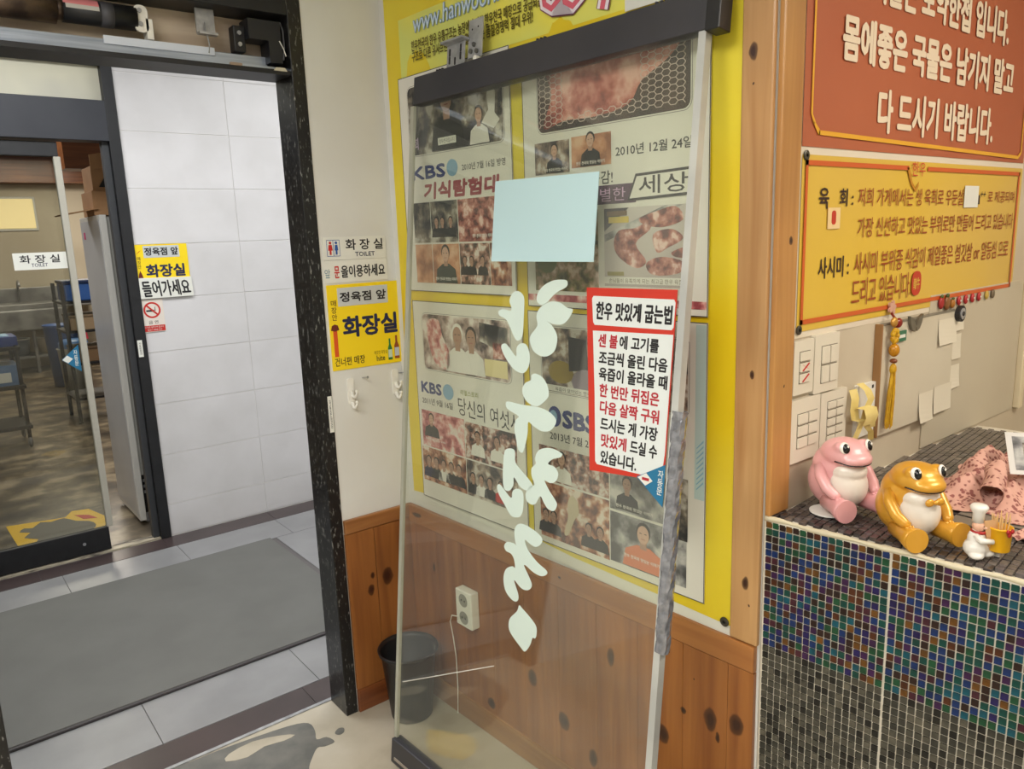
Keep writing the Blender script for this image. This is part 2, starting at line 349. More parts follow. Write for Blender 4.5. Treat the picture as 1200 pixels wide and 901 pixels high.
# wainscot of wall_left: planks, rail, foot board
W1 = wood('pine wainscot near the door', (160, 102, 50), (130, 78, 38), [(1.10, .43, .013, .022), (1.11, .48, .009, .012), (1.165, .46, .022, .035), (1.215, .42, .010, .018), (1.205, .34, .005, .006)])
W1R = wood('pine rail near the door', (162, 110, 62), (138, 88, 48), [], axis='x')
for a, b in ((1.021, 1.125), (1.127, 1.275)):
    fin(bx(a, b, YA - .012, YA, .085, .648, .0010), 'plank', W1, wall_left)
fin(bx(1.021, 1.276, YA - .016, YA, .65, .697, .003), 'rail', W1R, wall_left)
fin(bx(1.021, 1.276, YA - .015, YA, 0, .083, .003), 'baseboard', wood('dark pine foot board', (140, 80, 40), (104, 54, 26), [], axis='x'), wall_left)
# wainscot of wall_center
W2 = wood('pine wainscot under the banner', (162, 102, 48), (134, 78, 35), [(1.304, .487, .020, .03), (1.236, .468, .019, .034), (1.258, .43, .006, .016), (1.161, .455, .009, .011), (1.10, .36, .02, .03), (.93, .50, .013, .03), (.62, .30, .02, .03), (.75, .22, .025, .03), (.14, .50, .006, .02), (.17, .52, .003, .004), (.86, .16, .018, .03), (1.19, .55, .002, .003), (.42, .12, .02, .02)])
W2R = wood('pine rail under the banner', (170, 112, 58), (146, 90, 44), [(.06, .668, .03, .009), (.75, .664, .006, .004)], axis='x')
xs = [.004, .16, .30, .445, .59, .735, .88, 1.02, 1.158, 1.281, 1.346]
for i in range(len(xs) - 1):
    fin(bx(xs[i] + .0004, xs[i + 1] - .0004, -.012, 0, .085, .632, .0010), 'plank', W2, wall_center)
fin(bx(.004, 1.346, -.016, 0, .634, .697, .003), 'rail', W2R, wall_center)
fin(bx(.004, 1.346, -.015, 0, 0, .083, .003), 'baseboard', wood('pine foot board', (166, 116, 62), (134, 84, 42), [], axis='x'), wall_center)
# corner post: one board on each face of the corner
PW = wood('corner post pine', (190, 148, 98), (168, 122, 74), [(1.309, 1.927, .010, .019), (1.309, 1.868, .0025, .003), (1.322, 1.30, .006, .009), (1.32, .84, .009, .016), (1.328, .79, .003, .004)])
PW2 = wood('corner post pine side', (190, 140, 78), (168, 114, 58), [(.035, 1.275, .0025, .004), (.045, 1.57, .008, .010)])
tr = fin(bx(1.283, 1.3508, -.013, 0, .70, CH, .003), 'trim_1', PW, fr=FB, kind='structure')
fin(bx(.000, .070, -.013, 0, 1.0, CH, .003), 'trim_2', PW2, fr=FC, kind='structure')
fin(bx(1.37, 1.40, -.02, 0, 1.0, CH, .003), 'trim_3', mat('cream trim', (222, 208, 176), .5), fr=FC, kind='structure')

# ------------------------------------------------------------------ near doorway frame
d1 = thing('door_1', None, None, kind='structure')
fin(bx(.977, 1.019, YA - .004, 2.3386, 0, 2.30, .002), 'frame_post', BLACKW, d1)
fin(bx(.0, .042, YA - .004, 2.3386, 0, 2.30, .002), 'frame_post', BLACKW, d1)
fin(bx(.042, .977, YA - .004, 2.3386, 2.238, 2.30, .002), 'frame_header', BLACK, d1)
lb = NB(); box(lb, .042, .977, YA + .002, 2.3386, 2.076, 2.089)
fin(lb, 'guide_channel', BLACK, d1)
fin(bx(.042, .977, 2.328, 2.3386, 2.089, 2.238), 'back_plate', mat('dusty beige back plate', (196, 176, 154), .6, c2=(214, 198, 176), scale=5, stretch=(.6, 1, 8)), d1)
fin(bx(-3, 1.3, 2.3386, 2.352, -.002, .004), 'threshold_trim', STEEL, d1)
op = thing('door_operator', 'open motor unit of the sliding door with rail, motor and black controller above the doorway', 'door operator', org=(.05, 2.28, 2.10))
rb = NB(); box(rb, .046, .93, 2.272, 2.290, 2.098, 2.131, .002); box(rb, .046, .975, 2.262, 2.272, 2.0905, 2.104)
fin(rb, 'rail', ALU, op)
fin(bx(.50, .78, 2.268, 2.272, 2.118, 2.139, .001), 'rail_cover', mat('white rail strip', (214, 222, 236), .4), op)
mb = NB(); tube(mb, [(.20, 2.28, 2.19), (.40, 2.28, 2.19)], .036, 16); tube(mb, [(.40, 2.28, 2.19), (.415, 2.28, 2.19)], .026, 16)
fin(mb, 'gear_box', mat('oily brown casting', (62, 50, 44), .4, metal=.5, c2=(110, 92, 76), scale=20), op, smooth=True)
mb = NB(); tube(mb, [(.415, 2.28, 2.19), (.585, 2.28, 2.19)], .030, 18); m_ = fin(mb, 'motor', BLACK, op, smooth=True)
mb = NB(); tube(mb, [(.50, 2.28, 2.19), (.53, 2.28, 2.19)], .031, 18); fin(mb, 'motor_band', mat('dark grey band', (70, 70, 76), .5), op, smooth=True)
def arc_label(x0, x1, a0, a1, m, name):
    b_ = NB(); n_ = 6; R0 = .0305; P = []
    for i in range(n_ + 1):
        t = math.radians(a0 + (a1 - a0) * i / n_); y, z = 2.28 - R0 * math.cos(t), 2.19 + R0 * math.sin(t); P.append((b_.verts.new((x0, y, z)), b_.verts.new((x1, y, z))))
    for i in range(n_): b_.faces.new((P[i][0], P[i][1], P[i + 1][1], P[i + 1][0]))
    fin(b_, name, m, op)
arc_label(.415, .495, 18, 62, mat('pink label', (214, 130, 134), .5), 'warning_label')
arc_label(.42, .495, -2, 18, mat('grey rating label', (186, 184, 178), .5), 'rating_label')
pb = NB(); prism(pb, rr(.578, .612, 2.155, 2.222, .014), 2.262, 2.268); box(pb, .606, .622, 2.262, 2.30, 2.14, 2.19)
fin(pb, 'motor_bracket', WHITE, op)
for zz in (2.175, 2.208): fin(tube(NB(), [(.592, 2.262, zz), (.592, 2.258, zz)], .006, 10), 'screw', STEEL, op)
pb = NB(); box(pb, .735, .785, 2.262, 2.268, 2.17, 2.236); box(pb, .735, .785, 2.24, 2.262, 2.166, 2.172); fin(pb, 'stop_bracket', STEEL, op)
fin(tube(NB(), [(.757, 2.255, 2.20), (.757, 2.253, 2.17), (.762, 2.252, 2.145), (.758, 2.25, 2.12)], .002, 6), 'hook_wire', STEEL, op)
fin(bx(.835, .868, 2.262, 2.30, 2.135, 2.205, .003), 'belt_clamp', BLACK, op)
for zz in (2.155, 2.185): fin(tube(NB(), [(.85, 2.262, zz), (.85, 2.257, zz)], .006, 10), 'screw', STEEL, op)
cb = NB(); prism(cb, [(.868, 2.222), (.962, 2.222), (.962, 2.11), (.925, 2.11), (.925, 2.168), (.868, 2.168)], 2.235, 2.30)
fin(cb, 'controller', mat('black plastic casing', (24, 26, 32), .45), op)
fin(tube(NB(), [(.968, 2.25, 2.225), (.974, 2.245, 2.2), (.972, 2.24, 2.16), (.966, 2.24, 2.12)], .003, 6), 'cable', mat('grey cable', (90, 90, 92), .5), op)
fin(tube(NB(), [(.955, 2.232, 2.17), (.966, 2.232, 2.15), (.972, 2.232, 2.13)], .0015, 6), 'cable', WHITE, op)
gb = NB(); box(gb, .27, .33, 2.262, 2.27, 2.165, 2.232, .002); tube(gb, [(.30, 2.262, 2.2), (.30, 2.25, 2.2)], .018, 14); fin(gb, 'idler_bracket', mat('yellow chromate steel', (168, 140, 84), .35, metal=.7), op)
fin(prism(NB(), rr(.80, .835, 2.088, 2.095, .003), YA - .003, YA + .002), 'spacer', mat('dusty spacer', (150, 130, 112), .6), op)
fin(prism(NB(), [(.925, 2.085), (.965, 2.085), (.958, 2.094), (.932, 2.094)], YA - .003, YA + .002), 'spacer', mat('old tape', (196, 190, 170), .6), op)

def jamb_sticker(fr, b, lbl, rz=0):
    s = thing('sticker', lbl, 'sticker', fr, (b[0], 0, b[2]))
    rect(s, 'backing', b, .0045, PAPER)
    vtext(s, '자동문점검', (b[0] + (b[1] - b[0]) * .28, b[0] + (b[1] - b[0]) * .72, b[2] + .012, b[3] - .012), .0054, INK, .0)
jamb_sticker(FA, (1.002, 1.0165, 1.0, 1.118), 'narrow white sticker on the black post at the wall hooks')

# ------------------------------------------------------------------ corridor
CT = mat('corridor stone tile', (142, 142, 144), .3, c2=(132, 132, 134), scale=5, detail=6)
BR = mat('brown border tile', (72, 60, 60), .3, c2=(62, 52, 52), scale=6)
fc = fin(bx(-3, 4, 2.3386, 4.45, -.06, -.004), 'floor_corridor', mat('dark joint', (96, 92, 92), .7), kind='structure')
def ftile(x0, x1, y0, y1, m): fin(bx(x0 + .0012, x1 - .0012, y0 + .0012, y1 - .0012, -.004, 0, .0008), 'tile', m, fc)
for x0 in (-1.2, -.37, .13, .93, 1.73, 2.53): ftile(x0, x0 + (.8 if x0 != -.37 else .5), 2.352, 2.487, BR)
for k in range(-3, 5): ftile(.452 + .55 * k, .452 + .55 * (k + 1), 2.489, 2.778, CT); ftile(.42 + .55 * k, .42 + .55 * (k + 1), 3.958, 4.232, CT); ftile(.33 + .6 * k, .33 + .6 * (k + 1), 4.234, 4.385, BR)
for k in range(0, 4): ftile(1.42 + .55 * k, 1.42 + .55 * (k + 1), 2.782, 3.35, CT); ftile(1.42 + .55 * k, 1.42 + .55 * (k + 1), 3.352, 3.956, CT)
mt = thing('floor_mat', 'large flat grey mat lying in the tiled corridor', 'floor mat', org=(.3, 3.3, 0))
MATM = mat('grey mat', (104, 104, 101), .75, c2=(98, 98, 95), scale=4, detail=8, bump=.12, bscale=220)
fin(bx(-1.1, 1.385, 2.79, 3.95, 0, .012, .002), 'mat_top', MATM, mt)
fin(bx(-1.1, 1.385, 2.776, 2.789, 0, .010, .002), 'edge_strip', mat('dark mat edge', (62, 58, 60), .6), mt)
WT = mat('white wall tile', (214, 212, 214), .34, c2=(204, 202, 203), scale=4, detail=7)
wf = NB(); box(wf, .985, 4, 4.405, 4.55, -.004, 2.75); box(wf, -3, .985, 4.405, 4.55, 2.56, 2.75); wall_far = fin(wf, 'wall_far', mat('tile joint grey', (226, 224, 222), .8), kind='structure')
zs = [0] + [.182 + .287 * k for k in range(9)] + [2.75]
xt = [.987, 1.54, 2.14, 2.74, 3.34, 3.94]
for i in range(len(zs) - 1):
    for j in range(len(xt) - 1):
        d = random.uniform(0, .0008)
        fin(bx(xt[j] + .0016, xt[j + 1] - .0016, 4.4022 - d, 4.406, zs[i] + .0016 + (.002 if i == 0 else 0), zs[i + 1] - .0016, .001), 'tile', WT, wall_far)
fin(bx(-3, 4, 2.3386, 4.45, 2.75, 2.83), 'ceiling_corridor', CEIL, kind='structure')
fin(bx(4, 4.1, 2.33, 4.55, 0, 2.75), 'wall_corridor_end', CREAM, kind='structure')
fin(bx(-3.1, -3, 2.3386, 4.55, 0, 2.75), 'wall_corridor_start', CREAM, kind='structure')
fin(bx(1.3, 4, 2.22, 2.3386, 0, 2.75), 'wall_corridor_side', CREAM, kind='structure')

# far shop front: frame, transom, sliding glass door
d2 = thing('door_2', None, None, kind='structure')
fin(bx(.932, .985, 4.385, 4.50, 0, 2.56, .002), 'frame_post', BLACK, d2)
fin(bx(.90, .932, 4.42, 4.47, 0, 2.14, .002), 'rebate_strip', mat('dark grey steel', (58, 60, 64), .5), d2)
fin(bx(-1.6, .932, 4.385, 4.50, 2.50, 2.56, .002), 'frame_header', BLACK, d2)
fin(bx(-1.6, .932, 4.385, 4.50, 2.135, 2.33, .002), 'operator_cover', CHAR, d2)
fin(bx(-1.6, -1.55, 4.385, 4.50, 0, 2.56, .002), 'frame_post', BLACK, d2)
fin(bx(-1.55, .932, 4.437, 4.443, 2.33, 2.50), 'transom_glass', mat('frosted transom pane', (206, 202, 180), .5, c2=(180, 178, 166), scale=3, detail=2), d2)
fin(bx(-3, -1.6, 4.405, 4.55, 0, 2.56), 'shop_panel', CREAM, d2)
fin(bx(-1.55, .932, 4.40, 4.47, -.004, .006), 'threshold', mat('worn threshold', (150, 140, 122), .6, ramp=[(90, 84, 78), (170, 160, 140), (196, 186, 164)], scale=30, stretch=(.3, 1, 1)), d2)
sd = thing('sliding_glass_door', 'framed sliding glass door of the kitchen across the corridor, with a silver edge', 'door', org=(-.3, 4.43, 0))
fin(bx(-.45, .685, 4.415, 4.45, .010, .135, .003), 'bottom_rail', BLACK, sd)
fin(bx(-.45, .70, 4.415, 4.45, 2.055, 2.125, .003), 'top_rail', BLACK, sd)
fin(bx(.677, .708, 4.415, 4.45, .135, 2.055, .003), 'stile', mat('grey plastic stile', (176, 172, 160), .4), sd)
fin(bx(-.45, .677, 4.430, 4.434, .135, 2.055), 'pane', glass('shop door pane', (228, 230, 226)), sd)
fin(tube(NB(), [(.56, 4.415, .07), (.56, 4.411, .07)], .008, 12), 'bolt', STEEL, sd)

# ------------------------------------------------------------------ kitchen beyond the far door
KF = mat('wet stained kitchen floor', (150, 134, 110), .3, ramp=[(72, 66, 60), (104, 94, 80), (160, 146, 122)], scale=4.5, detail=8)
fin(bx(-3, 5, 4.5, 12.7, -.06, -.004), 'floor_kitchen', KF, kind='structure')
KW = mat('kitchen wall', (214, 204, 182), .7, c2=(190, 178, 156), scale=1.2)
fin(bx(-3, 5, 12.6, 12.7, 0, 2.9), 'wall_kitchen_back', KW, kind='structure')
fin(bx(4.9, 5, 4.55, 12.6, 0, 2.9), 'wall_kitchen_side', KW, kind='structure')
fin(bx(-3, -2.9, 4.55, 12.6, 0, 2.9), 'wall_kitchen_start', KW, kind='structure')
fin(bx(-3, 5, 4.5, 12.7, 2.9, 2.98), 'ceiling_kitchen', mat('dull ceiling', (150, 130, 104), .8), kind='structure')
SOF = wood('brown soffit boards', (150, 92, 50), (112, 64, 34), [], axis='x')
fin(bx(-3, 4.9, 12.3, 12.6, 2.52, 2.9), 'trim_4', SOF, kind='structure')
fin(bx(.94, 3.2, 5.75, 5.95, 2.12, 2.9), 'trim_5', SOF, kind='structure')
def off(b, x, z): return (b[0] + x, b[1] + x, b[2] + z, b[3] + z)
def plate(par, b, y, m, t=.003, r=.002, name='board', m2=None):
    return fin(prism(NB(), rr(b[0], b[1], b[2], b[3], r), -y - t, -y), name, m, par)
# ------------------------------------------------------------------ signs on wall_left
s = thing('sign', 'upper white toilet sign with red and blue figures, beside the black post', 'sign', FA, (TB['a_s1'][0], 0, 1.5425))
b = (1.0285, 1.2485, 1.5425, 1.612); plate(s, b, 0, PAPER)
text(s, '화 장 실', TB['a_toilk'], .0036, INK, .02); text(s, 'TOILET', TB['a_toil'], .0036, NAVY, .02)
p = TB['a_pic']
for k, (x0, x1, z0, z1) in enumerate(((p[0], p[1], p[2], p[2] + .0015), (p[0], p[1], p[3] - .0015, p[3]), (p[0], p[0] + .0012, p[2], p[3]), (p[1] - .0012, p[1], p[2], p[3]), ((p[0] + p[1]) / 2 - .0008, (p[0] + p[1]) / 2 + .0008, p[2], p[3]))): rect(s, 'picture_line', (x0, x1, z0, z1), .003, BLUE)
for cx, mm, wdt in ((p[0] + .012, RED, .0075), (p[1] - .012, BLUE, .006)):
    flat(s, 'figure', circ(cx, p[3] - .009, .0042), .003, mm); flat(s, 'figure', [(cx - wdt * .7, p[3] - .015), (cx + wdt * .7, p[3] - .015), (cx + wdt, p[2] + .018), (cx + .003, p[2] + .018), (cx + .003, p[2] + .005), (cx - .003, p[2] + .005), (cx - .003, p[2] + .018), (cx - wdt, p[2] + .018)], .003, mm)
s = thing('sign', 'lower white sign asking to use the front door, directly above the big yellow sign', 'sign', FA, (TB['a_s2'][0], 0, 1.4715))
plate(s, (1.026, 1.2475, 1.4715, 1.541), 0, PAPER)
text(s, '앞', TB['a_ap'], .0036, mat('faded blue ink', (90, 130, 150), .5), .0); text(s, '문', TB['a_mun'], .0036, RED, .02); text(s, '을이용하세요', TB['a_ul'], .0036, INK, .02)
ORANGE = mat('orange red print', (214, 84, 24), .5)
def toilet_board(fr, lbl, B, pale, jyj, mja, hjs, arrow, capb, org, full):
    s = thing('sign', lbl, 'sign', fr, org); plate(s, B, 0, YEL)
    rect(s, 'paper_strip', pale, .003, GREYP); text(s, '정육점 앞', jyj, .0042, INK, .03)
    vtext(s, '매장안', mja, .0036, mat('brown ink', (92, 58, 12), .5), .01); text(s, '화장실', hjs, .0036, NAVY, .035)
    if arrow:
        rect(s, 'arrow_shaft', arrow, .003, ORANGE); x = (capb[0] + capb[1]) / 2
        flat(s, 'arrow_head', [(capb[0], capb[2] + .004), (capb[0] + .004, capb[3] - .004), (x, capb[3]), (capb[1] - .004, capb[3] - .004), (capb[1], capb[2] + .004), (x, capb[2])], .0036, mat('dark red print', (104, 34, 18), .5))
    return s
s = toilet_board(FA, 'large yellow toilet sign with black Korean letters above the white hooks', (1.0305, 1.2915, 1.195, 1.4655), (1.0647, 1.243, 1.397, 1.455), TB['a_jyj'], TB['a_mja'], TB['a_hjs'], TB['a_arrow'], TB['a_cap'], (1.03, 0, 1.195), 1)
text(s, '건너편 매장', TB['a_gnp'], .0036, mat('brown ink2', (70, 48, 12), .5), .01)
text(s, '깨끗한 화장실', TB['a_small'], .0036, mat('brown ink3', (120, 96, 20), .5), 0); text(s, 'hite', TB['a_hite'], .0036, INK, .01)
for bb, c1, c2 in ((TB['a_bot1'], (40, 120, 60), (196, 214, 200)), (TB['a_bot2'], (150, 74, 34), (190, 196, 206))):
    x = (bb[0] + bb[1]) / 2; w_ = (bb[1] - bb[0]) / 2; h = bb[3] - bb[2]
    flat(s, 'bottle_print', [(x - w_, bb[2]), (x + w_, bb[2]), (x + w_, bb[2] + .55 * h), (x + w_ * .4, bb[2] + .72 * h), (x + w_ * .4, bb[3]), (x - w_ * .4, bb[3]), (x - w_ * .4, bb[2] + .72 * h), (x - w_, bb[2] + .55 * h)], .003, mat('bottle print %d' % c1[0], c1, .4))
    rect(s, 'bottle_label_print', (x - w_ * .9, x + w_ * .9, bb[2] + .12 * h, bb[2] + .48 * h), .0036, mat('bottle label %d' % c2[0], c2, .5))
# far signs across the corridor
s = toilet_board(FF, 'small yellow toilet sign on the white tiled wall across the corridor', (.979, 1.249, 1.38, 1.617), TB['f_pale'], TB['f_jyj'], TB['f_mja'], TB['f_hjs'], None, None, (.979, 0, 1.38), 0)
flat(s, 'arrow_print', [(.992, 1.462), (1.0, 1.482), (1.008, 1.462), (1.014, 1.44), (.988, 1.44)], .003, mat('dark red print', (104, 34, 18), .5)); flat(s, 'arrow_print', [(.99, 1.566), (.998, 1.572), (1.016, 1.588), (1.004, 1.582)], .003, ORANGE)
s = thing('sign', 'white board with handwritten black letters hung over the foot of the small yellow sign', 'sign', FF, (.978, 0, 1.334))
fin(prism(NB(), [(.978, 1.334), (1.2565, 1.3345), (1.252, 1.438), (.976, 1.444)], -.012, -.004), 'board', PAPER, s); text(s, '들어가세요', TB['f_dt'], .0128, INK, .02, shear=-.1)
s = thing('sign', 'small no smoking sign with a red ring below the handwritten board', 'sign', FF, (.977, 0, 1.152)); b = (.9775, 1.092, 1.155, 1.330); plate(s, b, 0, mat('off white sign', (226, 216, 206), .5))
cx, cz = 1.034, 1.272
rg = NB()
for k in range(28):
    a0, a1 = 2 * math.pi * k / 28, 2 * math.pi * (k + 1) / 28; prism(rg, [(cx + r * math.cos(a), cz + r * math.sin(a)) for r, a in ((.043, a0), (.043, a1), (.034, a1), (.034, a0))], -.0036, -.003)
fin(rg, 'ring_print', RED, s)
flat(s, 'bar_print', [(cx - .03, cz + .024), (cx - .024, cz + .03), (cx + .03, cz - .024), (cx + .024, cz - .03)], .0037, RED)
rect(s, 'cigarette_print', (cx - .03, cx + .012, cz - .008, cz + .001), .003, INK); rect(s, 'smoke_print', (cx + .014, cx + .017, cz - .006, cz + .016), .003, INK)
text(s, '금 연', (1.01, 1.058, 1.198, 1.216), .0036, INK, 0); rect(s, 'red_band', (.979, 1.0905, 1.158, 1.19), .003, RED); text(s, '이 곳은 금연구역 입니다', (.988, 1.082, 1.176, 1.186), .004, PAPER, 0); text(s, '흡연시 과태료 부과', (1.0, 1.072, 1.162, 1.171), .004, PAPER, 0)
FS = frame((0, 4.4149, 0), (1, 0, 0))
s = thing('sticker', 'white toilet sticker on the glass of the far sliding door', 'sticker', FS, (.445, -.0, 1.515)); plate(s, (.445, .674, 1.514, 1.596), -.0145, PAPER, .0006)
text(s, '화 장 실', TB['f_tk'], -.0135, INK, .02); text(s, 'TOILET', TB['f_tt'], -.0135, NAVY, .01)
jamb_sticker(frame((0, 4.3815, 0), (1, 0, 0)), (.936, .960, 1.03, 1.12), 'narrow white sticker on the far door frame left of the tiled wall')
def tri_sticker(fr, pts, lbl, y, txt=None, tb=None):
    s = thing('sticker', lbl, 'sticker', fr, (pts[0][0], -y, pts[0][1]))
    flat(s, 'blue_triangle', pts, y, mat('teal blue sticker', (30, 110, 150), .35)); cx = sum(p[0] for p in pts) / 3; cz = sum(p[1] for p in pts) / 3
    return s
tp = [(.585, 1.055), (.668, 1.125), (.668, .985)]
s = tri_sticker(FS, tp, 'blue triangular sticker on the far sliding door beside the silver edge', -.0145)
flat(s, 'white_diamond', [(.588, 1.055), (.612, 1.075), (.636, 1.055), (.612, 1.035)], -.0135, PAPER); vtext(s, '자동문', (.642, .66, 1.015, 1.10), -.0135, PAPER, .01)

# hooks and nails
for k, (x, z, lbl) in enumerate(((1.086, 1.165, 'white plastic wall hook nearer the black post, under the yellow sign'), (1.2505, 1.172, 'white plastic wall hook nearer the corner of the yellow banner'))):
    h = thing('wall_hook', lbl, 'hook', FA, (x, 0, z - .1), group='hooks under the yellow sign')
    fin(prism(NB(), rr(x - .011, x + .011, z - .085, z, .006), -.005, 0), 'back_plate', WHITE, h)
    for hz, r in ((z - .055, .03), (z - .09, .026)):
        P = [(x + .001, -.004, hz + .012), (x + .002, -.012, hz - .004), (x + .004, -.022, hz - .006), (x + .006, -r, hz + .004), (x + .007, -r, hz + .012)]
        hk = fin(tube(NB(), P, [.007, .006, .005, .0045, .004], 8), 'hook_arm', WHITE, h, smooth=True); kb = fin(ell(NB(), (x + .007, -r, hz + .014), (.0055, .0055, .0055), 10, 8), 'knob', WHITE, hk, smooth=True); 
        bmx = kb.data
        for v in bmx.vertices: v.co -= Vector((x, 0, z - .1))
for x, z, lbl in ((1.131, 1.16, 'small nail between the two white hooks'), (1.268, 1.157, 'small nail beside the banner edge by the right hook')):
    n_ = thing('nail', lbl, 'nail', FA, (x, 0, z)); fin(tube(NB(), [(x, 0, z), (x + .008, -.022, z + .003)], .0018, 6), 'shank', STEEL, n_); fin(tube(NB(), [(x + .008, -.022, z + .003), (x + .0085, -.0235, z + .003)], .0045, 8), 'head', STEEL, n_)

# ------------------------------------------------------------------ yellow banner on wall_center
def banner_mat(name, ca, cb, sc): return mat(name, ca, .42, c2=cb, scale=sc, detail=2, stretch=(1, 1, .8))
def sheet(par, name, x0, x1, zb, zt, y, m, nx=36, nz=26, amp=.003, t=.0012, ph_=0, sag=None):
    bm = NB(); G = []
    for i in range(nx + 1):
        u = x0 + (x1 - x0) * i / nx; col = []
        for j in range(nz + 1):
            v = j / nz; lo_ = zb(u) if callable(zb) else zb; z = lo_ + (zt - lo_) * v
            d = amp * (math.sin(u * 9 + ph_) * math.cos(z * 4.3 + ph_) + .4 * math.sin(u * 23 + z * 6)) * (.35 + .65 * (1 - v))
            col.append(bm.verts.new((u, -y - d, z)))
        G.append(col)
    for i in range(nx):
        for j in range(nz): bm.faces.new((G[i][j], G[i + 1][j], G[i + 1][j + 1], G[i][j + 1]))
    return fin(bm, name, m, par, smooth=True)
bn = thing('banner', 'big yellow vinyl banner with photo posters on the wall behind the leaning door', 'banner', FB, (.035, 0, .69))
bot = lambda u: .712 + .018 * math.sin(min(u, .8) / .8 * math.pi) - .026 * max(0, (u - .35)) 
sheet(bn, 'white_hem', .034, 1.302, bot, 2.42, .004, mat('white vinyl hem', (222, 222, 214), .4), amp=.0015)
YB = mat('yellow banner print', (226, 196, 26), .4, c2=(232, 214, 60), scale=2.2, detail=2)
sheet(bn, 'yellow_field', .036, 1.285, lambda u: bot(u) + .034, 2.40, .0056, YB, amp=.0015)
GP = mat('green yellow print', (216, 222, 120), .4, c2=(236, 226, 90), scale=5, detail=1)
sheet(bn, 'pale_header', .11, 1.05, 2.075, 2.24, .0062, GP, amp=.0015, nz=4)
LB = mat('light blue lettering', (206, 224, 240), .45); LBS = mat('blue outline lettering', (120, 150, 190), .45); BRI = mat('olive brown ink', (92, 82, 20), .5)
text(bn, 'www.hanwoori.co.kr', (.188, .706, 2.186, 2.238), .0105, LBS, .035, shear=.12); text(bn, 'www.hanwoori.co.kr', (.190, .704, 2.188, 2.236), .0112, LB, .0, shear=.12)
text(bn, '한우천국의 한우 유통구조는 농장에서 저희 한우천국 매장으로 공급되는', (.178, .735, 2.138, 2.168), .0108, BRI, .02)
text(bn, '구조로 다른 유사브랜드와 비교할 수 없는 품질경쟁력 절대 우위!', (.178, .70, 2.108, 2.138), .0108, BRI, .02)
PK = mat('pink red print', (214, 96, 116), .45); PKO = mat('white outline print', (236, 226, 236), .45)
PUR = mat('purple print edge', (120, 50, 90), .45)
def stroke(par, P, r, y, m, name='script_stroke'):
    L = [];  Rr = []
    for i, p_ in enumerate(P):
        a = P[max(i - 1, 0)]; c = P[min(i + 1, len(P) - 1)]; d = Vector((c[0] - a[0], c[1] - a[1])).normalized(); n_ = Vector((-d.y, d.x)) * r; L.append((p_[0] + n_.x, p_[1] + n_.y)); Rr.append((p_[0] - n_.x, p_[1] - n_.y))
    return flat(par, name, L + Rr[::-1], y, m)
C1 = [(.738, 2.17), (.742, 2.14), (.765, 2.125), (.79, 2.14), (.80, 2.165), (.81, 2.13), (.835, 2.115), (.86, 2.13), (.87, 2.17), (.875, 2.22)]; C2 = [(.945, 2.2), (.94, 2.14), (.925, 2.088)]
for k, P in enumerate((C1, C2)):
    stroke(bn, P, .019, .0095, PUR); stroke(bn, P, .016, .0103, PKO); stroke(bn, P, .007, .0111, PK)
rect(bn, 'white_header', (.99, 1.15, 2.068, 2.2), .0092, mat('white vinyl hem', (222, 222, 214), .4))
def grommet(par, fr_y, x, z, r=.011):
    bm = NB(); lathe(bm, [(r, 0), (r, .002), (r * .8, .003), (r * .35, .003), (r * .35, 0)], seg=20)
    bmesh.ops.rotate(bm, verts=bm.verts, matrix=Matrix.Rotation(math.radians(90), 3, 'X')); bmesh.ops.translate(bm, verts=bm.verts, vec=(x, -fr_y, z)); fin(bm, 'grommet', mat('dark steel grommet', (86, 84, 78), .35, metal=.8), par, smooth=False)
grommet(bn, .009, 1.268, .728)

# picture materials for the printed photographs
def photo(name, *ramp, sc=9): return mat('photo ' + name, ramp[0], .5, ramp=list(ramp), scale=sc * 1.8, detail=12, lo=.38, hi=.64)
PH_DARK = photo('dark', (20, 22, 26), (46, 46, 50), (120, 112, 100), (200, 196, 186))
PH_MEAT = photo('meat', (90, 44, 40), (150, 84, 74), (190, 130, 116), (226, 196, 186), sc=22)
PH_MEAT2 = photo('marbled meat', (120, 50, 44), (176, 92, 80), (206, 140, 126), (226, 180, 166), sc=9)
PH_ROOM = photo('room', (56, 52, 52), (110, 96, 88), (160, 142, 126), (206, 200, 190), sc=16)
PH_PEOPLE = photo('people', (50, 42, 40), (120, 84, 74), (180, 140, 124), (214, 206, 198), sc=26)
PH_TABLE = photo('table', (90, 52, 36), (150, 92, 66), (196, 150, 120), (226, 214, 200), sc=18)
PH_GREEN = photo('green dish', (70, 66, 36), (120, 110, 66), (170, 140, 116), (214, 190, 170), sc=20)
PH_GREY = photo('grey', (70, 70, 72), (120, 120, 122), (168, 168, 166), (206, 204, 200), sc=10)
PH_ORANGE = photo('orange', (150, 100, 74), (196, 140, 104), (216, 176, 146), sc=10)
PH_PINKM = photo('pink meat', (150, 70, 76), (196, 120, 120), (220, 170, 164), (226, 214, 208), sc=18)
SKIN = mat('printed skin tone', (200, 162, 140), .5); SKIN2 = mat('printed skin tone shaded', (168, 132, 112), .5); HAIR = mat('printed dark hair', (26, 22, 24), .5)
BLKC = mat('printed black shirt', (24, 26, 28), .5); WHC = mat('printed white coat', (224, 222, 216), .5); ORC = mat('printed orange shirt', (210, 120, 78), .5); GRC = mat('printed green shirt', (34, 50, 44), .5)
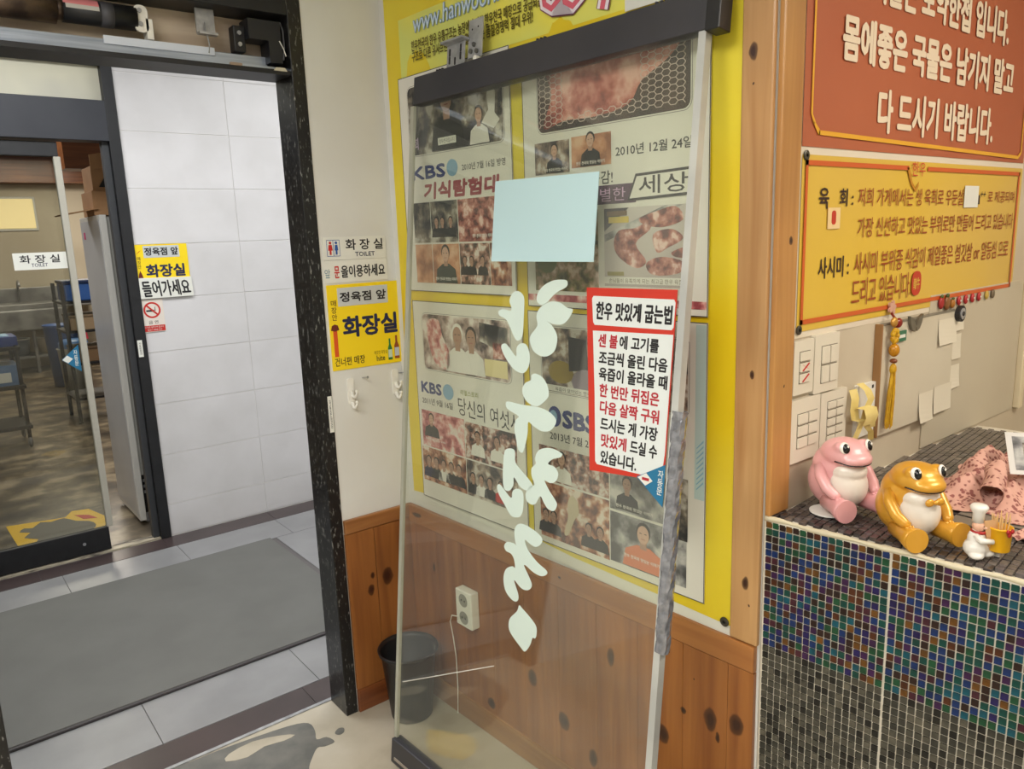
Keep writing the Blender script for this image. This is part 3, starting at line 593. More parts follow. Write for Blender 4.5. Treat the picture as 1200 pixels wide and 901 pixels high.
def person(par, x, z, h, shirt, y, skin=SKIN, wd=1.0, hat=None, clip=None):
    """printed head and shoulders, h tall from z upward"""
    w_ = h * .42 * wd
    flat(par, 'printed_shoulders', [(x - w_, z), (x + w_, z), (x + w_ * .85, z + h * .36), (x + w_ * .3, z + h * .5), (x - w_ * .3, z + h * .5), (x - w_ * .85, z + h * .36)], y, shirt)
    rect(par, 'printed_neck', (x - h * .08, x + h * .08, z + h * .44, z + h * .62), y + .0002, SKIN2)
    flat(par, 'printed_hair', circ(x, z + h * .80, h * .175, h * .2), y + .0004, hat or HAIR)
    flat(par, 'printed_face', circ(x, z + h * .745, h * .145, h * .19), y + .0007, skin)
    for sx in (-1, 1): rect(par, 'printed_eye', (x + sx * h * .06 - h * .028, x + sx * h * .06 + h * .028, z + h * .765, z + h * .78), y + .0010, HAIR)
    rect(par, 'printed_mouth', (x - h * .05, x + h * .05, z + h * .65, z + h * .662), y + .0010, mat('printed lips', (150, 74, 66), .5))
def caption(par, b, y, s='한우 천국의 맛있는 이야기'):
    text(par, s, b, y, mat('caption white', (232, 228, 220), .5), .02)
FRL = mat('poster grey line', (70, 66, 70), .5)
def poster(lbl, B, y=.0095):
    ps = thing('poster', lbl, 'poster', FB, (B[0], 0, B[2]), group=None)
    fin(prism(NB(), [(B[0], B[2]), (B[1], B[2]), (B[1], B[3]), (B[0], B[3])], -y - .0015, -y), 'sheet', PAPER_P, ps)
    for bb in ((B[0], B[1], B[2], B[2] + .002), (B[0], B[1], B[3] - .002, B[3]), (B[0], B[0] + .002, B[2], B[3]), (B[1] - .002, B[1], B[2], B[3])): rect(ps, 'border_line', bb, y + .0015, FRL, .0003)
    return ps
PAPER_P = mat('poster paper', (224, 222, 214), .45)
Y0 = .0115
def pic(ps, b, m, r=0, name='printed_photo', y=Y0):
    if r:
        flat(ps, 'photo_frame_line', rr(b[0] - .004, b[1] + .004, b[2] - .004, b[3] + .004, r + .003), y, FRL, .0003); flat(ps, 'photo_frame_line', rr(b[0] - .003, b[1] + .003, b[2] - .003, b[3] + .003, r + .002), y + .0001, PAPER_P, .0004)
        return flat(ps, name, rr(b[0], b[1], b[2], b[3], r), y + .0002, m, .0006)
    return rect(ps, name, b, y, m, .0008)
NAVYK = mat('broadcaster navy', (40, 56, 120), .5); SILV = mat('silver blue disc', (130, 170, 200), .4)
# upper left poster
p1 = poster('upper left poster, a man in black above a row of small restaurant photos', (.098, .607, 1.436, 2.075))
pic(p1, (.145, .578, 1.845, 2.04), PH_DARK, .018); person(p1, .335, 1.848, .185, BLKC, Y0 + .001); rect(p1, 'name_tag_print', (.29, .375, 1.862, 1.882), Y0 + .0022, PAPER); text(p1, '한우천국입니다', (.296, .37, 1.866, 1.878), Y0 + .003, INK, 0)
flat(p1, 'printed_flame', [(.49, 1.90), (.52, 1.93), (.515, 1.97), (.535, 2.01), (.55, 1.97), (.545, 1.92), (.565, 1.90), (.54, 1.88)], Y0 + .0012, WHC); person(p1, .478, 1.848, .10, WHC, Y0 + .001)
text(p1, '1회', (.15, .19, 1.86, 1.895), Y0 + .0012, mat('lilac print', (180, 160, 190), .5), .02)
text(p1, 'KBS', (.146, .315, 1.772, 1.812), Y0, NAVYK, .05); flat(p1, 'logo_disc', circ(.348, 1.795, .026, .024), Y0, SILV); text(p1, '2010년 7월 16일 방영', (.393, .58, 1.782, 1.802), Y0, INK, .01)
MAR = mat('maroon lettering', (150, 60, 70), .5); text(p1, '기식탐험대', (.20, .548, 1.712, 1.762), Y0, MAR, .05, shear=.12)
cells = [((.142, .228, 1.585, 1.705), PH_DARK), ((.232, .362, 1.585, 1.705), PH_DARK), ((.366, .545, 1.585, 1.705), PH_MEAT), ((.142, .228, 1.463, 1.580), PH_ORANGE), ((.232, .362, 1.463, 1.580), PH_ORANGE), ((.366, .50, 1.463, 1.580), PH_PEOPLE), ((.503, .59, 1.463, 1.580), PH_TABLE)]
for bb, mm in cells: pic(p1, bb, mm)
person(p1, .297, 1.464, .115, GRC, Y0 + .0012, wd=1.1); caption(p1, (.245, .35, 1.472, 1.482), Y0 + .003); caption(p1, (.43, .52, 1.596, 1.606), Y0 + .0016)
for x in (.26, .29, .33): person(p1, x, 1.60, .06, BLKC, Y0 + .0012, SKIN2)
for x in (.39, .42, .47): person(p1, x, 1.49, .055, BLKC, Y0 + .0012, SKIN2)
# upper right poster
p2 = poster('upper right poster, marbled beef on a wire grill above a plate of sliced beef', (.652, 1.213, 1.412, 2.04))
pic(p2, (.71, 1.165, 1.845, 2.03), mat('charcoal bed print', (80, 62, 56), .5, c2=(44, 36, 34), scale=14), .018)
flat(p2, 'meat_print', smooth_loop([(.73, 1.855), (.80, 1.865), (.90, 1.862), (1.0, 1.875), (1.04, 1.92), (1.12, 1.96), (1.155, 2.02), (1.0, 2.03), (.82, 2.03), (.74, 2.0), (.76, 1.93)]), Y0 + .0012, PH_MEAT2)
wr = NB(); R6 = .0125
def inside(x, z): return .716 < x < 1.158 and 1.852 < z < 2.026 and not (.80 < x < 1.03 and z > 1.875 + .05 * (x - .8))
for i in range(40):
    for j in range(20):
        cx = .71 + i * R6 * 1.5; cz = 1.85 + j * R6 * math.sqrt(3) * .62 + (i % 2) * R6 * .53
        for k in range(3):
            a0 = math.radians(60 * k); a1 = math.radians(60 * k + 60); P0 = (cx + R6 * math.cos(a0), cz + R6 * .62 * math.sin(a0)); P1 = (cx + R6 * math.cos(a1), cz + R6 * .62 * math.sin(a1))
            if inside(*P0) and inside(*P1):
                d = Vector((P1[0] - P0[0], P1[1] - P0[1])).normalized() * .0008; prism(wr, [(P0[0] - d.y, P0[1] + d.x), (P1[0] - d.y, P1[1] + d.x), (P1[0] + d.y, P1[1] - d.x), (P0[0] + d.y, P0[1] - d.x)], -Y0 - .0026, -Y0 - .002)
fin(wr, 'grill_wire_print', mat('grill print', (206, 190, 180), .5), p2, kind='stuff')
pic(p2, (.695, .815, 1.745, 1.822), PH_ROOM); person(p2, .765, 1.747, .07, BLKC, Y0 + .001); pic(p2, (.823, .948, 1.752, 1.824), PH_ORANGE); person(p2, .885, 1.753, .078, BLKC, Y0 + .001)
caption(p2, (.73, .81, 1.75, 1.758), Y0 + .0028); caption(p2, (.84, .93, 1.757, 1.765), Y0 + .0028)
text(p2, '2010년 12월 24일', (.961, 1.17, 1.766, 1.79), Y0, INK, .015); text(p2, '공감!', (.885, .952, 1.708, 1.738), Y0, INK, .01)
rect(p2, 'purple_band', (.80, 1.02, 1.662, 1.705), Y0, mat('purple print', (70, 40, 70), .5)); text(p2, '특별한', (.87, .99, 1.668, 1.698), Y0 + .0008, mat('lilac print2', (206, 170, 206), .5), .0)
fr_ = [(.995, 1.665), (1.175, 1.67), (1.178, 1.728), (1.02, 1.724)]; flat(p2, 'title_frame', fr_, Y0 + .0008, INK); flat(p2, 'title_field', [(1.003, 1.671), (1.169, 1.676), (1.172, 1.722), (1.024, 1.718)], Y0 + .0015, PAPER_P); text(p2, '세상', (1.03, 1.163, 1.678, 1.718), Y0 + .0024, INK, .01)
pic(p2, (.925, 1.16, 1.472, 1.652), mat('plate print', (206, 200, 196), .5, c2=(180, 170, 164), scale=3))
flat(p2, 'dark_corner_print', [(.926, 1.651), (1.0, 1.651), (.926, 1.60)], Y0 + .001, BLKC); flat(p2, 'plate_rim_print', [(.926, 1.575), (1.15, 1.651), (1.10, 1.651), (.926, 1.592)], Y0 + .001, PH_GREY)
for P in ([(.97, 1.60), (1.02, 1.605), (1.06, 1.62), (1.06, 1.60), (1.02, 1.57), (1.05, 1.53), (1.02, 1.515), (.97, 1.54), (.955, 1.57)], [(1.03, 1.625), (1.08, 1.64), (1.13, 1.648), (1.15, 1.62), (1.10, 1.605), (1.05, 1.61)], [(1.07, 1.59), (1.12, 1.60), (1.15, 1.58), (1.11, 1.56), (1.08, 1.55)], [(1.05, 1.525), (1.09, 1.54), (1.15, 1.53), (1.14, 1.505), (1.07, 1.50)], [(1.12, 1.55), (1.155, 1.56), (1.155, 1.54), (1.13, 1.54)]):
    flat(p2, 'meat_print', smooth_loop(P), Y0 + .0012, PH_MEAT)
rect(p2, 'tag_print', (.94, 1.0, 1.618, 1.632), Y0 + .0018, mat('yellow tag print', (214, 190, 80), .5)); rect(p2, 'tag_print', (.935, .995, 1.634, 1.645), Y0 + .0018, mat('brown tag print', (110, 84, 50), .5)); rect(p2, 'caption_band', (.926, 1.159, 1.478, 1.494), Y0 + .0018, PAPER_P)
text(p2, '손님들이 유혹하게 되는 최고급 한우 육질', (.94, 1.15, 1.480, 1.491), Y0 + .0026, BRI, 0); rect(p2, 'tag_print', (.935, .985, 1.497, 1.506), Y0 + .0018, mat('olive tag print', (150, 140, 70), .5))
pic(p2, (.685, .905, 1.455, 1.652), PH_GREEN); flat(p2, 'dish_print', circ(.73, 1.53, .035, .03), Y0 + .0012, mat('leaf print', (96, 104, 50), .5))
rect(p2, 'lower_band', (.655, 1.21, 1.428, 1.445), Y0, PH_PINKM)
# lower left poster
p3 = poster('lower left poster, a butcher with a white cap above four small restaurant photos', (.104, .624, .75, 1.405))
pic(p3, (.155, .572, 1.19, 1.365), photo('butchery', (70, 60, 60), (150, 130, 124), (196, 178, 170), (226, 220, 214), sc=12), .018)
flat(p3, 'meat_print', smooth_loop([(.18, 1.34), (.24, 1.35), (.26, 1.30), (.29, 1.25), (.28, 1.20), (.22, 1.21), (.19, 1.26)]), Y0 + .0012, PH_PINKM); person(p3, .335, 1.195, .15, WHC, Y0 + .0012, SKIN2, hat=WHC); person(p3, .40, 1.195, .145, WHC, Y0 + .0008, SKIN2); flat(p3, 'dark_wall_print', [(.44, 1.355), (.565, 1.345), (.56, 1.27), (.44, 1.30)], Y0 + .0008, PH_DARK); rect(p3, 'box_print', (.46, .56, 1.2, 1.25), Y0 + .0012, mat('cream box print', (226, 212, 160), .5)); rect(p3, 'red_box_print', (.50, .56, 1.255, 1.30), Y0 + .0014, PH_MEAT)
text(p3, 'KBS', (.127, .238, 1.108, 1.146), Y0, NAVYK, .05); flat(p3, 'logo_disc', circ(.272, 1.126, .027, .025), Y0, SILV); text(p3, '2011년 9월 16일', (.129, .292, 1.072, 1.094), Y0, INK, .01)
text(p3, '리얼스토리', (.335, .42, 1.126, 1.143), Y0, mat('green print', (150, 160, 90), .5), .01); text(p3, '당신의 여섯시', (.32, .60, 1.062, 1.118), Y0, INK, .0, slope=-.05)
for bb, mm in (((.122, .345, .93, 1.05), PH_PINKM), ((.349, .585, .93, 1.045), PH_PEOPLE), ((.115, .345, .81, .925), PH_TABLE), ((.349, .585, .81, .925), PH_ROOM)): pic(p3, bb, mm)
person(p3, .175, .965, .08, BLKC, Y0 + .0012, wd=1.2); 
for x, c_ in ((.15, NAVY), (.19, BLKC), (.23, WHC), (.27, BLKC), (.31, BLKC)): person(p3, x, .825, .075, c_, Y0 + .0012, SKIN2)
for x, c_ in ((.38, BLKC), (.42, WHC), (.46, BLKC), (.51, RED), (.55, BLKC)): person(p3, x, .82, .07, c_, Y0 + .0012, SKIN2)
for x in (.41, .50): person(p3, x, .945, .08, WHC, Y0 + .0012, SKIN2)
caption(p3, (.14, .25, .953, .961), Y0 + .003)
# lower right poster
p4 = poster('lower right poster, a smiling man in an orange shirt at its foot', (.648, 1.214, .752, 1.40))
for k in range(9): flat(p4, 'blue_stroke_print', [(1.19, 1.12 - k * .012), (1.208, 1.14 - k * .012), (1.208, 1.135 - k * .012), (1.19, 1.117 - k * .012)], Y0, mat('pale blue print', (130, 176, 196), .5))
rect(p4, 'blue_edge_print', (1.185, 1.211, 1.0, 1.395), Y0 - .0002, mat('pale teal print', (186, 208, 206), .5))
pic(p4, (.70, 1.165, 1.19, 1.36), PH_ROOM, .012); flat(p4, 'apron_print', [(.80, 1.34), (.86, 1.335), (.87, 1.26), (.80, 1.25)], Y0 + .0012, BLKC); flat(p4, 'bowl_print', circ(.86, 1.225, .05, .035), Y0 + .0014, mat('grey violet print', (140, 128, 140), .5)); flat(p4, 'dish_print', circ(.77, 1.245, .045, .03), Y0 + .0012, mat('gold dish print', (150, 128, 50), .5)); rect(p4, 'caption_band', (.70, .90, 1.192, 1.208), Y0 + .002, PAPER_P); text(p4, '육즙이 살아있는 한우', (.75, .875, 1.194, 1.204), Y0 + .003, INK, 0)
flat(p4, 'logo_ring', circ(.742, 1.122, .024, .028), Y0, NAVYK); flat(p4, 'logo_ring_core', circ(.738, 1.122, .014, .017), Y0 + .0006, SILV); text(p4, 'SBS', (.77, .89, 1.095, 1.145), Y0, NAVYK, .06); text(p4, '2013년 7월 2일', (.722, .885, 1.056, 1.08), Y0, INK, .01)
for bb, mm in (((.678, .93, .938, 1.035), PH_PEOPLE), ((.934, 1.165, .915, 1.03), PH_GREY), ((.678, .93, .772, .932), PH_TABLE), ((.934, 1.165, .775, .908), PH_GREY)): pic(p4, bb, mm)
rect(p4, 'dark_panel_print', (1.12, 1.168, .89, 1.04), Y0 + .0009, PH_DARK); person(p4, .765, .942, .088, WHC, Y0 + .0012); person(p4, .99, .92, .09, BLKC, Y0 + .0012, SKIN2); person(p4, 1.04, .778, .125, ORC, Y0 + .0012, wd=1.25)
caption(p4, (.74, .85, .945, .953), Y0 + .003); caption(p4, (.955, 1.07, .925, .934), Y0 + .003); caption(p4, (.98, 1.09, .80, .81), Y0 + .003)
flat(p4, 'fish_print', smooth_loop([(.80, .915), (.82, .90), (.825, .87), (.81, .85), (.80, .83), (.785, .80), (.77, .80), (.785, .85), (.785, .89)]), Y0 + .0012, mat('bone print', (206, 192, 160), .5))
for k, x in enumerate((.70, .73, .86, .90)): person(p4, x, .785, .07, BLKC, Y0 + .0012, SKIN2)

# wall socket
so = thing('wall_socket', 'white double wall socket on the pine boards behind the glass', 'socket', FB, (.338, 0, .365))
fin(bx(.298, .378, -.045, -.012, .368, .492, .004), 'housing', WHITE, so)
for z in (.40, .46):
    fin(lathe_y := prism(NB(), circ(.338, z, .022, .022, 20), -.0455, -.0440), 'socket_face', mat('grey socket face', (150, 148, 140), .5), so)
    for sx in (-.008, .008): fin(prism(NB(), circ(.338 + sx, z, .003, .003, 8), -.0462, -.0455), 'pin_hole', INK, so)
cbl = thing('cable', 'thin pale cable running down from the wall socket', 'cable', FB, (.30, -.02, .40))
fin(tube(NB(), [(.31, -.045, .395), (.28, -.05, .39), (.262, -.045, .36), (.252, -.03, .30), (.25, -.02, .22), (.245, -.016, .1), (.24, -.018, .0)], .0018, 6), 'wire', WHITE, cbl)
# ------------------------------------------------------------------ the leaning glass door
gd = thing('glass_door', 'glass door panel off its track leaning on the yellow banner, white brush lettering on it', 'door', FD, (0, 0, 0))
RAILM = mat('dark grey door rail', (50, 50, 56), .4, c2=(58, 57, 62), scale=5)
fin(bx(-.022, .982, -.034, 0, 1.982, 2.058, .002), 'top_rail', RAILM, gd)
fin(bx(.952, .984, -.036, .004, 1.978, 2.062, .002), 'end_cap', mat('black end cap', (20, 20, 22), .4), gd)
fin(bx(.0, .985, -.034, 0, 0, .078, .003), 'bottom_rail', RAILM, gd)
fin(bx(.02, .985, -.036, -.034, .016, .024), 'rail_groove', mat('pale groove strip', (150, 140, 128), .5), gd)
PANE = glass('door pane', (250, 252, 247), ior=1.5, haze=.028)
pane = fin(prism(NB(), [(-.050, 1.984), (-.002, .074), (.962, .074), (.944, 1.984)], -.020, -.014), 'pane', PANE, gd)
edge = mat('clear edge profile', (176, 176, 160), .3, c2=(160, 160, 146), scale=5); 
fin(prism(NB(), [(-.052, 1.984), (-.036, 1.984), (.009, .074), (-.004, .074)], -.022, -.012), 'edge_profile', edge, gd)
fin(prism(NB(), [(.935, 1.984), (.952, 1.984), (.968, .074), (.952, .074)], -.030, -.010), 'stile', mat('pale aluminium stile', (206, 208, 204), .35, metal=.3, c2=(184, 186, 184), scale=6), gd)
# crinkled clear tape wound round the stile
tp_ = NB(); n1, n2 = 60, 14; G = []
for i in range(n1 + 1):
    z = .735 + (1.245 - .735) * i / n1; cx = .9585 - (1.0 - z) * -.0 + (1.98 - z) * .0085; row = []
    for k in range(n2):
        a = 2 * math.pi * k / n2; r = 1 + .07 * math.sin(z * 90 + k * 2.1) + random.uniform(-.05, .05)
        row.append(tp_.verts.new((cx - .009 + .0145 * r * math.copysign(abs(math.cos(a)) ** .6, math.cos(a)), -.020 + .0125 * r * math.copysign(abs(math.sin(a)) ** .6, math.sin(a)), z)))
    G.append(row)
for i in range(n1):
    for k in range(n2): tp_.faces.new((G[i][k], G[i][(k + 1) % n2], G[i + 1][(k + 1) % n2], G[i + 1][k]))
fin(tp_, 'crinkled_tape', mat('crinkled clear tape', (158, 160, 168), .2, metal=.5, c2=(120, 122, 130), scale=60, coat=1), gd, smooth=False)
hb = NB(); box(hb, .125, .20, -.030, -.026, 2.05, 2.125, .001); box(hb, .118, .212, -.05, -.02, 2.116, 2.122, .001)
hg = fin(hb, 'hanger_bracket', STEEL, gd)
hb = NB(); box(hb, .205, .262, -.022, -.018, 2.068, 2.165, .001); fin(hb, 'hanger_bracket', STEEL, gd)
for x, z in ((.138, 2.075), (.162, 2.07), (.185, 2.08), (.138, 2.095), (.185, 2.1)): fin(prism(NB(), rr(x - .003, x + .003, z - .010, z + .010, .0028), -.0312, -.030), 'slot', INK, hg, local=True)
for x, z in ((.22, 2.085), (.244, 2.082), (.232, 2.10)): fin(prism(NB(), circ(x, z, .006, .006, 12), -.027, -.022), 'bolt', mat('dull bolt', (120, 120, 118), .4, metal=.8), gd)
for x, z in ((.22, 2.14), (.244, 2.143)): fin(prism(NB(), circ(x, z, .0025, .0025, 8), -.0225, -.022), 'bolt_hole', INK, gd)
for x0 in (.07, .82, .47): 
    b_ = NB()
    for k in range(3): tube(b_, [(x0 + k * .012, -.02, 2.058), (x0 + k * .012, -.02, 2.066)], .004, 8)
    fin(b_, 'screw_heads', BLACK, gd)
fin(prism(NB(), circ(.245, 2.062, .008, .008, 12), -.03, -.012), 'roller', WHITE, gd)
# white vinyl brush lettering
VIN = mat('pale green white vinyl', (208, 224, 216), .5)
for P in STROKES: flat(gd, 'brush_lettering', smooth_loop([tuple(p) for p in P], 4), .0200, VIN, .0006)
tape = fin(tube(NB(), [(.03, -.0215, .27), (.44, -.0215, .49)], .0012, 5), 'scratch', mat('bright scratch', (226, 222, 212), .4), gd)
sh = thing('paper_sheet', 'blank pale blue sheet stuck on the leaning glass door', 'paper', FD, (.344, -.0215, 1.544))
SHM = mat('pale blue white film', (190, 220, 226), .5)
fin(prism(NB(), [(.3445, 1.5435), (.696, 1.543), (.695, 1.740), (.3445, 1.7445)], -.0225, -.0207), 'sheet', SHM, sh)
# red notice on the pane
rn = thing('notice', 'red framed notice on the leaning door telling how to grill beef', 'notice', FD, (.70, -.0215, 1.08))
REDS = mat('red notice print', (200, 52, 36), .45); WHS = mat('notice white', (220, 226, 224), .5)
sx_ = lambda z: (1.486 - z) * .112
fin(prism(NB(), [(.681 + sx_(1.486), 1.486), (.928, 1.488), (.932, 1.094), (.681 + sx_(1.076), 1.076)], -.0222, -.0207), 'board', REDS, rn)
flat(rn, 'title_panel', [(.704, 1.468), (.922, 1.468), (.926, 1.462), (.926, 1.412), (.922, 1.406), (.713, 1.404), (.708, 1.41), (.700, 1.462)], .0222, WHS)
flat(rn, 'text_panel', [(.709, 1.391), (.927, 1.397), (.929, 1.15), (.925, 1.104), (.90, 1.097), (.748, 1.094), (.742, 1.10), (.727, 1.25)], .0222, WHS)
RI = mat('crimson ink', (176, 36, 50), .5)
def dl(s, k, m, h=.030, x0=None, x1=None):
    b = TB['d_%d' % k]; zc = (b[2] + b[3]) / 2 + .001; text(rn, s, (x0 or b[0], x1 or b[1], zc - h / 2, zc + h / 2), .0230, m, .03, slope=.0)
dl('한우 맛있게 굽는법', 1, INK, .040)
dl('센 불', 2, RI, x1=.783); dl('에 고기를', 2, INK, x0=.788); dl('조금씩 올린 다음', 3, INK); dl('육즙이 올라올 때', 4, INK); dl('한 번만 뒤집은', 5, RI); dl('다음 살짝 구워', 6, RI); dl('드시는 게 가장', 7, INK); dl('맛있게', 8, RI, x1=.828); dl('드실 수', 8, INK, x0=.838); dl('있습니다.', 9, INK)
st = thing('sticker', 'blue triangular sticker at the foot of the red notice on the leaning door', 'sticker', FD, (.865, -.0232, 1.087))
flat(st, 'blue_triangle', [(.862, 1.090), (.934, 1.130), (.935, 1.040)], .0232, mat('teal blue sticker', (30, 110, 150), .35)); flat(st, 'white_diamond', [(.866, 1.090), (.887, 1.103), (.905, 1.089), (.887, 1.076)], .0240, PAPER)
vtext(st, '자동문', (.917, .931, 1.062, 1.116), .0240, PAPER, .01); rect(st, 'logo_print', (.878, .896, 1.087, 1.093), .0248, mat('crimson ink', (176, 36, 50), .5))

# ------------------------------------------------------------------ bin behind the door
wb = thing('waste_bin', 'black round plastic waste bin standing in the corner behind the leaning door', 'bin', org=(1.158, 2.085, 0))
BIN = mat('black bin plastic', (24, 24, 26), .35)
bm = lathe(NB(), [(.066, 0), (.070, .004), (.092, .232), (.100, .236), (.102, .246), (.097, .248), (.090, .236), (.066, .01), (.03, .008)], (1.158, 2.085, .001), 36); fin(bm, 'bucket', BIN, wb, smooth=True)
fin(tube(NB(), [(1.158 + .099 * math.cos(t * math.pi / 18), 2.085 + .099 * math.sin(t * math.pi / 18), .246) for t in range(37)], .0035, 6, cap=False), 'rim', BIN, wb, smooth=True)

# ------------------------------------------------------------------ worn floor sticker and bare patch by the doorway
pt = [(.30, 2.33), (.50, 2.335), (.64, 2.325), (.80, 2.30), (.86, 2.27), (.86, 2.215), (.845, 2.17), (.875, 2.16), (.885, 2.12), (.85, 2.12), (.83, 2.13), (.80, 2.10), (.77, 2.06), (.745, 2.0), (.70, 1.93), (.58, 1.92), (.42, 2.0), (.30, 2.1)]
def floor_flat(name, lbl, cat, pts, m, z=.0004, k=3):
    pts = smooth_loop(pts, k); cx = sum(p[0] for p in pts) / len(pts); cy = sum(p[1] for p in pts) / len(pts)
    bm = NB(); a = [bm.verts.new((x - cx, y - cy, 0)) for x, y in pts]; b = [bm.verts.new((x - cx, y - cy, .0006)) for x, y in pts]; bm.faces.new(a[::-1]); bm.faces.new(b)
    for i in range(len(pts)): bm.faces.new((a[i], a[(i + 1) % len(pts)], b[(i + 1) % len(pts)], b[i]))
    o = fin(bm, name, m); o.location = (cx, cy, z); o['label'] = lbl; o['category'] = cat; return o
floor_flat('worn_patch', 'worn grey bare patch in the cream floor at the threshold', 'floor patch', pt, mat('bare grey screed', (112, 110, 104), .5, c2=(92, 92, 88), scale=14, detail=8))
for P in ([(.60, 2.29), (.68, 2.30), (.76, 2.27), (.80, 2.24), (.76, 2.235), (.70, 2.25), (.64, 2.235), (.58, 2.26)], [(.44, 2.20), (.52, 2.22), (.60, 2.17), (.585, 2.15), (.52, 2.16), (.45, 2.15), (.40, 2.17)]):
    floor_flat('vinyl_remnant', 'jagged remnant of cream vinyl left on the grey bare patch, ' + ('nearer the black post' if P[0][0] > .5 else 'nearer the lower frame edge'), 'floor patch', P, FLOORM, z=.0011, k=2)
floor_flat('floor_sticker', 'yellow floor sticker piece at the lower frame edge before the doorway', 'sticker', [(.755, 1.99), (.775, 2.01), (.80, 1.985), (.86, 1.90), (.80, 1.80), (.70, 1.84), (.68, 1.93)], mat('yellow floor sticker', (236, 190, 30), .4), k=2)
floor_flat('worn_patch', 'small ring shaped scuff with grey dust near the black post', 'floor patch', [(.905, 2.16), (.925, 2.175), (.94, 2.165), (.93, 2.145), (.912, 2.142)], mat('bare grey screed', (112, 110, 104), .5))

# ------------------------------------------------------------------ banners on wall_right
ob = thing('banner', 'orange red banner with large white Korean letters, above the yellow one', 'banner', FC, (.078, 0, 1.735))
OR = mat('orange red banner print', (180, 98, 64), .45, c2=(170, 88, 56), scale=1.5); CRM = mat('cream lettering', (234, 216, 190), .5); GOLD = mat('golden line print', (228, 168, 44), .45)
sheet(ob, 'white_hem', .077, 1.275, 1.733, 2.50, .002, mat('white banner hem', (226, 214, 194), .45), amp=.0012)
sheet(ob, 'orange_field', .086, 1.268, 1.752, 2.49, .0036, OR, amp=.0012)
Yo = .0062
for bb in ((.110, .116, 1.815, 2.48), ): rect(ob, 'gold_line', bb, Yo, GOLD)
flat(ob, 'gold_line', [(.110, 1.815), (.116, 1.815), (.128, 1.80), (.122, 1.795)], Yo, GOLD); flat(ob, 'gold_line', [(.118, 1.800), (.126, 1.800), (.146, 1.785), (.146, 1.776), (.140, 1.776)], Yo, GOLD); flat(ob, 'gold_line', [(.140, 1.776), (1.215, 1.762), (1.215, 1.771), (.143, 1.785)], Yo, GOLD)
flat(ob, 'gold_line', [(1.215, 1.762), (1.235, 1.775), (1.232, 1.783), (1.213, 1.771)], Yo, GOLD); rect(ob, 'gold_line', (1.232, 1.238, 1.778, 2.48), Yo, GOLD)
text(ob, '국물은 보약한첩 입니다.', (.33, 1.075, 2.055, 2.145), Yo, CRM, .035, slope=-.01)
text(ob, '몸에좋은 국물은 남기지 말고', (.219, 1.135, 1.926, 2.018), Yo, CRM, .035, slope=-.002)
text(ob, '다 드시기 바랍니다.', (.380, 1.02, 1.792, 1.886), Yo, CRM, .03)
yb = thing('banner', 'yellow banner with an orange frame and brown red Korean letters, above the switches', 'banner', FC, (.085, 0, 1.37))
Y3 = mat('yellow cream banner print', (222, 184, 54), .45, c2=(214, 178, 84), scale=1.3, detail=1); ORF = mat('orange frame print', (204, 92, 34), .45); BRN = mat('brown red lettering', (150, 66, 20), .5); DBR = mat('dark brown lettering', (52, 28, 16), .5)
sheet(yb, 'white_hem', .083, 1.275, 1.366, 1.748, .0015, mat('white banner hem', (226, 214, 194), .45), amp=.001, nx=24, nz=8)
sheet(yb, 'yellow_field', .090, 1.270, 1.379, 1.737, .0030, Y3, amp=.001, nx=24, nz=8)
for bb in ((.100, 1.245, 1.394, 1.404), (.100, .109, 1.394, 1.726), (1.236, 1.245, 1.394, 1.726), (.100, .545, 1.716, 1.726), (.645, 1.245, 1.716, 1.726)): rect(yb, 'orange_frame', bb, .0055, ORF)
text(yb, '한우', (.562, .632, 1.703, 1.736), .0062, RED, .0)
flat(yb, 'pointer_line', [(.535, 1.722), (.548, 1.722), (.566, 1.69), (.585, 1.674), (.60, 1.69), (.60, 1.68), (.585, 1.666), (.56, 1.684)], .0055, mat('gold print', (190, 128, 20), .5))
text(yb, '육', TB['y_yuk'], .0055, DBR, .02); text(yb, '회 :', (.237, .295, 1.634, 1.672), .0055, DBR, .02)
text(yb, '저희 가게에서는 생 육회로 우둔살', (.316, .866, 1.634, 1.674), .0055, BRN, .005); text(yb, '1', (.958, .972, 1.636, 1.660), .0055, DBR, 0); text(yb, '++', (.975, 1.01, 1.656, 1.670), .0055, DBR, 0); text(yb, '로 제공되며', (1.026, 1.218, 1.640, 1.672), .0055, BRN, .005)
text(yb, '가장 신선하고 맛있는 부위로만 만들어 드리고 있습니다', (.320, 1.222, 1.566, 1.610), .0055, BRN, .005)
text(yb, '사시미 :', (.162, .289, 1.484, 1.530), .0055, DBR, .015); text(yb, '사시미 부위중 식감이 제일좋은 설깃살 or 알등심 으로', (.313, 1.205, 1.484, 1.534), .0055, BRN, .005)
text(yb, '드리고 있습니다.', (.308, .594, 1.414, 1.476), .0055, BRN, .005)
flat(yb, 'red_seal_print', rr(.598, .648, 1.416, 1.476, .02), .0055, mat('seal red', (190, 54, 30), .5)); text(yb, '韓牛', (.606, .640, 1.43, 1.46), .0064, Y3, .01)
grommet(yb, .004, .098, 1.383, .010); grommet(yb, .004, .102, 1.735, .010)
for lbl, bb in (('small white paper square covering a word on the yellow banner', (.868, .957, 1.628, 1.684)), ): 
    s = thing('paper_patch', lbl, 'paper', FC, (bb[0], -.006, bb[2])); rect(s, 'square', bb, .006, PAPER)
s = thing('sticker', 'small cream sticker with a red seal under the first line of the yellow banner', 'sticker', FC, (.19, -.006, 1.588)); rect(s, 'square', (.190, .240, 1.588, 1.632), .006, mat('cream sticker', (236, 206, 150), .5)); flat(s, 'seal_print', rr(.205, .222, 1.597, 1.626, .007), .0067, mat('seal red', (190, 54, 30), .5))

